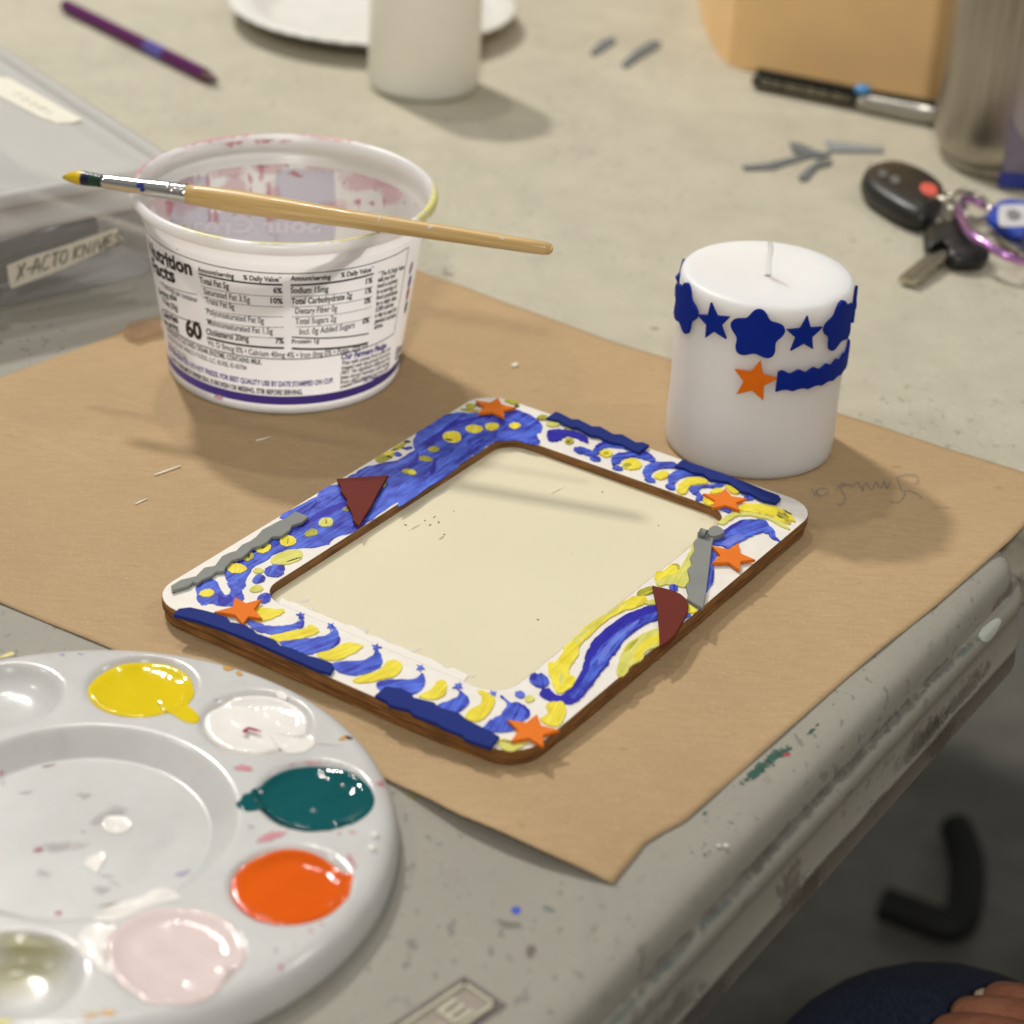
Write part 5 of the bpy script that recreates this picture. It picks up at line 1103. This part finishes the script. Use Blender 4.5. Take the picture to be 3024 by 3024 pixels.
# the black and silver pen in front of it
q0, q1 = at(2226, 235, .004), at(2790, 345, .005); pen_d = (q1-q0)
pen = thing('marker_pen', 'black and silver pen with a blue button lying before the tan box', 'pen', (q0+q1)/2-UZ*.005)
M_BLK = plain('black_plastic', lin(26, 26, 24), .35, .1, 200, .04); M_SIL = plain('satin_silver', lin(176, 172, 162), .35, .04, 200, .04, Metallic=.8)
obj('barrel', tube_bm([q0, q0+pen_d*.02, q0+pen_d*.56], [.0030, .0042, .0042], 18), M_BLK, pen)
obj('grip', tube_bm([q0+pen_d*.56-UZ*.0002, q0+pen_d*.60-UZ*.0004, q0+pen_d*.85-UZ*.0006, q0+pen_d*1.0-UZ*.0008], [.0046, .0052, .0058, .0056], 18), M_SIL, pen)
toCam = (Vector((EYE.x-q0.x, EYE.y-q0.y, 0))).normalized()
bm = bmesh.new()
box_bm(q0+pen_d*.5+UZ*.0055, pen_d*.49, toCam*.0022, UZ*.0010, bm); bevel_bm(bm, .0004); obj('clip', bm, M_BLK, pen, sm=False)
bm = bmesh.new(); lathe_bm([(.0044, .0100), (.0042, .0118), (.0030, .0130), (0, .0134)], (q0+pen_d*.57).x, (q0+pen_d*.57).y, 20, bm); obj('button', bm, plain('sky_blue_plastic', lin(70, 150, 214), .3, .03), pen)
bm = bmesh.new(); rr0 = (toCam*.9+UZ*.2).normalized()
for i in range(19):
    k = .04+i*.026; h_ = random.uniform(.0010, .0019); box_bm(q0+pen_d*k+rr0*.00425, pen_d*random.uniform(.008, .012), Vector((0, 0, 0))+rr0.cross(pen_d.normalized())*h_, rr0*.0001, bm)
obj('worn_print', bm, plain('pale_print', lin(186, 176, 138), .5), pen, sm=False)

# steel tumbler
UX, UY = .2435, 1.084; tumbler = thing('steel_tumbler', 'tall brushed steel tumbler standing behind the bunch of keys', 'tumbler', (UX, UY, TZ))
def steel_mat():
    t = NT('brushed_steel'); n = t.noise(t.coords((1, 1, .02)), 900, 3); t.color(t.ramp(n, [(.3, lin(150, 143, 132)), (.7, lin(186, 178, 166))])); t.set(Roughness=.32, Metallic=1.0); t.bump(n, .12, .0004); return t.m
M_STEEL = steel_mat()
ur = .0405
o = obj('tumbler_body', lathe_bm([(0, TZ+.0012), (ur-.009, TZ+.0012), (ur-.0085, TZ), (ur-.006, TZ), (ur-.0045, .0008), (ur-.0040, .0040), (ur-.0045, .0050), (ur-.0025, .0075), (ur-.0004, .012), (ur, .02), (ur+.0005, .09), (ur+.001, .17), (ur-.001, .172), (ur-.002, .17), (ur-.002, .02), (0, .016)], UX, UY, 96), M_STEEL, tumbler); autosmooth(o, 50)
# lilac tag with a blue edge leaning on it
tg = thing('lilac_tag', 'lilac tag with a blue lower edge leaning against the steel tumbler', 'tag', at(3010, 555, TZ))
d_ = (RT*1.0).copy(); d_.z = 0; d_.normalize(); b_ = at(3034, 555, .001)
bm = bmesh.new(); box_bm(b_+UZ*.026+Vector((0, .004, 0)), d_*.0135, Vector((0, .0008, 0)), UZ*.020+Vector((0, .003, 0)), bm); obj('card', bm, plain('lilac_card', lin(122, 112, 128), .4), tg, sm=False)
bm = bmesh.new(); box_bm(b_+UZ*.0038, d_*.0145, Vector((0, .0014, 0)), UZ*.0035, bm); obj('blue_edge', bm, plain('blue_edge_plastic', lin(34, 50, 140), .35), tg, sm=False)

# bunch of keys
PKy = lambda p: crop(2450, 430, 3.366, p)
kc = at(*PKy([(1300, 800)])[0], TZ); keys = thing('key_bunch', 'bunch of keys with black car fob, purple clip and blue tag', 'keys', kc)
M_FOB = plain('fob_plastic', lin(30, 30, 28), .38, .1, 200, .1); M_CHR = plain('key_nickel', lin(196, 190, 176), .25, .05, 300, .03, Metallic=1)
def lens_solid(pts, z0, zm, z1, ins=.82, sm=4):
    pts = ccw([(p.x, p.y) for p in (at(u, v, zm) for u, v in smooth(pts, sm))]); cx = sum(p[0] for p in pts)/len(pts); cy = sum(p[1] for p in pts)/len(pts)
    lv = [(z0, ins*.9), (z0+(zm-z0)*.35, .95), (zm, 1), (zm+(z1-zm)*.6, .95), (zm+(z1-zm)*.88, ins), (z1, .55), (z1+.0002, .2)]
    bm = bmesh.new(); L = [[bm.verts.new((cx+(x-cx)*k, cy+(y-cy)*k, z)) for x, y in pts] for z, k in lv]; n = len(pts)
    for a, b in zip(L, L[1:]):
        for i in range(n): bm.faces.new((a[i], a[(i+1) % n], b[(i+1) % n], b[i]))
    bm.faces.new(L[-1]); bm.faces.new(L[0][::-1]); return bm
fob = obj('fob', lens_solid(PKy([(305, 395), (340, 310), (450, 250), (600, 235), (780, 270), (950, 345), (1090, 440), (1140, 540), (1120, 660), (1030, 760), (900, 785), (700, 715), (500, 600), (350, 490)]), TZ+.0003, .0050, .0125), M_FOB, keys)
def button(x, y, a, b, mat, z=.0126):
    P = [at(u, v, z) for u, v in PKy(ellipse(x, y, a, b, 20, 20, .02))]; obj('button', prism_bm([(p.x, p.y) for p in P], z-.0025, z+.0007, .0003), mat, fob, sm=False)
button(985, 440, 92, 60, plain('red_rubber', lin(214, 92, 76), .5), .0122); button(530, 285, 52, 36, plain('grey_rubber', lin(92, 92, 90), .5)); button(650, 345, 52, 38, plain('grey_rubber_pale', lin(104, 104, 102), .5))
carkey = obj('car_key', lens_solid(PKy([(930, 930), (960, 850), (1060, 800), (1200, 790), (1330, 850), (1460, 950), (1590, 1080), (1540, 1150), (1400, 1170), (1200, 1150), (1150, 1050), (1060, 1000), (1000, 1060), (950, 1040)]), TZ+.0003, .0045, .0085, .85), M_FOB, keys)
p, q = at(*PKy([(1130, 1060)])[0], .004), at(*PKy([(770, 1350)])[0], .0022); dd = (q-p); sd_ = Vector((-dd.y, dd.x, 0)).normalized()
bm = bmesh.new(); box_bm((p+q)/2, dd/2, sd_*.0042, UZ*.0011, bm); box_bm((p+q)/2+UZ*.0012, dd*.46, sd_*.0009, UZ*.0003, bm)
for k in (.1, .24, .38, .52, .66, .8): box_bm(p+dd*k+sd_*.0044, dd*.03, sd_*random.uniform(.0003, .0008), UZ*.0009, bm)
bevel_bm(bm, .0003); obj('blade', bm, M_CHR, carkey, sm=False)
M_PINK = plain('purple_anodised', lin(206, 150, 214), .22, .05, 200, .02, Metallic=.85)
loop_ = [(1290, 570), (1300, 700), (1370, 850), (1500, 950), (1650, 1040), (1800, 1115), (1920, 1145), (2010, 1100), (2030, 990), (1950, 880), (1800, 760), (1620, 640), (1450, 550), (1350, 530)]
zz = [.009, .010, .0125, .013, .012, .010, .007, .005, .004, .004, .004, .005, .006, .008]
path = [at(u, v, z) for (u, v), z in zip(PKy(loop_), zz)]
obj('carabiner', tube_bm(smooth(path, 5), .0021, 12, closed=True), M_PINK, keys)
def ringo(x, y, r, tiltv, z, rad=.0009):
    c = at(*PKy([(x, y)])[0], z); n_ = Vector(tiltv).normalized(); a = n_.orthogonal().normalized(); b = n_.cross(a)
    bm = bmesh.new()
    for o_ in (0, .0013): tube_bm([c+n_*o_+(a*math.cos(t_)+b*math.sin(t_))*r for t_ in (k/40*2*math.pi for k in range(40))], rad, 8, bm, closed=True)
    obj('split_ring', bm, M_CHR, keys)
ringo(1400, 600, .0095, (.25, -.35, 1), .0085); ringo(1120, 680, .0085, (.85, .5, .35), .0088); ringo(1250, 560, .006, (.5, .3, .8), .010, .0007)
P = [at(u, v, .0090) for u, v in PKy([(1565, 690), (1610, 610), (1690, 545), (1800, 520), (1930, 545), (2060, 620), (2080, 700), (2030, 800), (1930, 865), (1830, 850), (1740, 800), (1620, 750)])]
tagk = obj('tag', prism_bm([(p.x, p.y) for p in P], .0055, .0090, .0006), plain('cobalt_plastic', lin(30, 70, 176), .3, .04), keys, sm=False)
P = [at(u, v, .0093) for u, v in PKy(rr(1680, 590, 1990, 800, 40))]; bm = prism_bm([(p.x, p.y) for p in P], .0088, .0094)
obj('white_mark', bm, plain('white_mark_print', lin(206, 204, 204), .4), tagk, sm=False)
P = [at(u, v, .0096) for u, v in PKy(ellipse(1830, 690, 75, 48, 15))]; obj('grey_centre', prism_bm([(p.x, p.y) for p in P], .0092, .0097), plain('grey_mark_print', lin(130, 126, 132), .4), tagk, sm=False)
p, q = at(*PKy([(1680, 870)])[0], .004), at(*PKy([(1930, 1040)])[0], .003); dd = q-p; sd_ = Vector((-dd.y, dd.x, 0)).normalized()
bm = bmesh.new(); box_bm((p+q)/2, dd/2, sd_*.0035, UZ*.0010, bm); lathe_bm([(0, q.z-.001), (.0085, q.z-.001), (.0085, q.z+.001), (0, q.z+.001)], q.x+.006, q.y-.003, 20, bm); bevel_bm(bm, .0002, 1); obj('house_key', bm, M_CHR, keys, sm=False)

# ------------------------------------------------------------------ chair foot on the floor, seated person
chp = [at(u+8, v+12, FZ+.016) for u, v in [(2600, 2655), (2680, 2685), (2760, 2715), (2812, 2722), (2838, 2690), (2852, 2600), (2848, 2520), (2815, 2430)]]
tag(obj('chair_foot', tube_bm(smooth(chp, 6, False), .0135, 14), plain('black_tube_steel', lin(8, 8, 8), .7, .1)), 'black bent tube foot of a chair on the dark floor under the table corner', 'chair foot')

def denim_mat():
    t = NT('navy_denim'); v = t.coords(); n = t.noise(v, 24, 4); wv = t.noise(t.coords((1, .3, 1), rot=(0, 0, R(40))), 900, 2)
    c = t.ramp(n, [(.3, lin(24, 32, 56)), (.7, lin(42, 54, 84))]); t.color(t.mix(.4, c, t.ramp(wv, [(.35, lin(18, 24, 42)), (.65, lin(66, 78, 108))]))); t.set(Roughness=.9); t.bump(wv, .5, .001); return t.m
def skin_obj(name, verts, edges, radii, mat, parent, sub_=2, root=0):
    off = Vector(root_of(parent).location); me = bpy.data.meshes.new(name); me.from_pydata([Vector(v)-off for v in verts], edges, []); me.materials.append(mat)
    o = bpy.data.objects.new(name, me); COL.objects.link(o); o.parent = parent
    m = o.modifiers.new('skin', 'SKIN'); m.use_smooth_shade = True
    for i, r_ in enumerate(radii):
        sv = me.skin_vertices[0].data[i]; sv.radius = (r_, r_) if not hasattr(r_, '__len__') else r_; sv.use_root = (i == root)
    s_ = o.modifiers.new('smooth', 'SUBSURF'); s_.levels = sub_; s_.render_levels = sub_
    return o
KZ = -.26
knee = at(2660, 3165, KZ)
thd = Vector((.42, -.9, 0)).normalized()
person = thing('person', 'seated person in dark blue jeans resting a hand on the thigh, lower right', 'person', Vector((knee.x+.25, knee.y-.05, FZ)))
hip = knee+thd*.44+Vector((0, 0, .02)); ankle = Vector((knee.x-.01, knee.y+.01, FZ+.10))
V = [hip, knee+thd*.30+UZ*.004, knee+thd*.16+UZ*.004, knee+thd*.06+UZ*.002, knee+thd*.005-UZ*.004, knee-UZ*.06+thd*.0, knee-UZ*.16+thd*.012, knee-UZ*.30, ankle]
# skin: forearm and hand, one surface with five fingers
hz = KZ+.070
HP = lambda u, v, dz=0: at(u-6, v-20, hz+dz)
wrist = HP(3420, 3130, .02); palm = HP(3230, 3075, .012); forearm = wrist+(wrist-palm)*2.2+UZ*.05; elbow = wrist+(wrist-palm)*4.2+UZ*.10
hv = [palm, wrist, forearm, elbow]; he = [(0, 1), (1, 2), (2, 3)]; hr = [(.021, .013), (.024, .018), (.033, .030), (.042, .040)]
def finger(chain, radii, start=0):
    i0 = len(hv); hv.extend(chain); hr.extend(radii); he.append((start, i0)); he.extend((i0+k, i0+k+1) for k in range(len(chain)-1))
finger([HP(3110, 3020, .010), HP(3020, 2985, .008), HP(2960, 2972, .004), HP(2918, 2966, .001)], [.0105, .0088, .0080, .0060])
finger([HP(3095, 3062, .010), HP(2985, 3030, .007), HP(2880, 3015, .002), HP(2815, 3018, -.003)], [.0110, .0092, .0084, .0064])
finger([HP(3090, 3110, .008), HP(2960, 3085, .006), HP(2830, 3068, .000), HP(2755, 3070, -.006)], [.0108, .0092, .0084, .0064])
finger([HP(3100, 3160, .005), HP(2975, 3150, .003), HP(2860, 3140, -.002), HP(2800, 3140, -.008)], [.0102, .0086, .0078, .0060])
finger([HP(3180, 2990, .004), HP(3110, 2955, .000), HP(3060, 2948, -.004)], [.0110, .0095, .0070])
def skin_mat():
    t = NT('warm_skin'); v = t.coords(); n = t.noise(v, 60, 5); t.color(t.ramp(n, [(.3, lin(168, 104, 78)), (.7, lin(196, 134, 104))])); t.set(Roughness=.5)
    t.p.inputs['Subsurface Weight'].default_value = .25; t.p.inputs['Subsurface Scale'].default_value = .006; t.p.inputs['Subsurface Radius'].default_value = (1, .4, .25); t.bump(t.mix(.5, t.noise(v, 320, 4, .7), t.noise(t.coords((1, 3, 1)), 110, 3, .6)), .6, .002); return t.m
hand = skin_obj('body', hv, he, hr, skin_mat(), person, 2)
skin_obj('jeans', V, [(i, i+1) for i in range(len(V)-1)], [.092, .088, .084, .078, .074, .066, .062, .054, .048], denim_mat(), person, 3)
M_NAIL = plain('fingernail', lin(226, 196, 170), .3, .03)
for u, v in ((2918, 2960),):
    c = HP(u, v, .0045); bm = bmesh.new(); bmesh.ops.create_uvsphere(bm, u_segments=14, v_segments=8, radius=1)
    for w in bm.verts: w.co = c+Vector((w.co.x*.0046, w.co.y*.0040, w.co.z*.0012))
    obj('fingernail', bm, M_NAIL, hand)
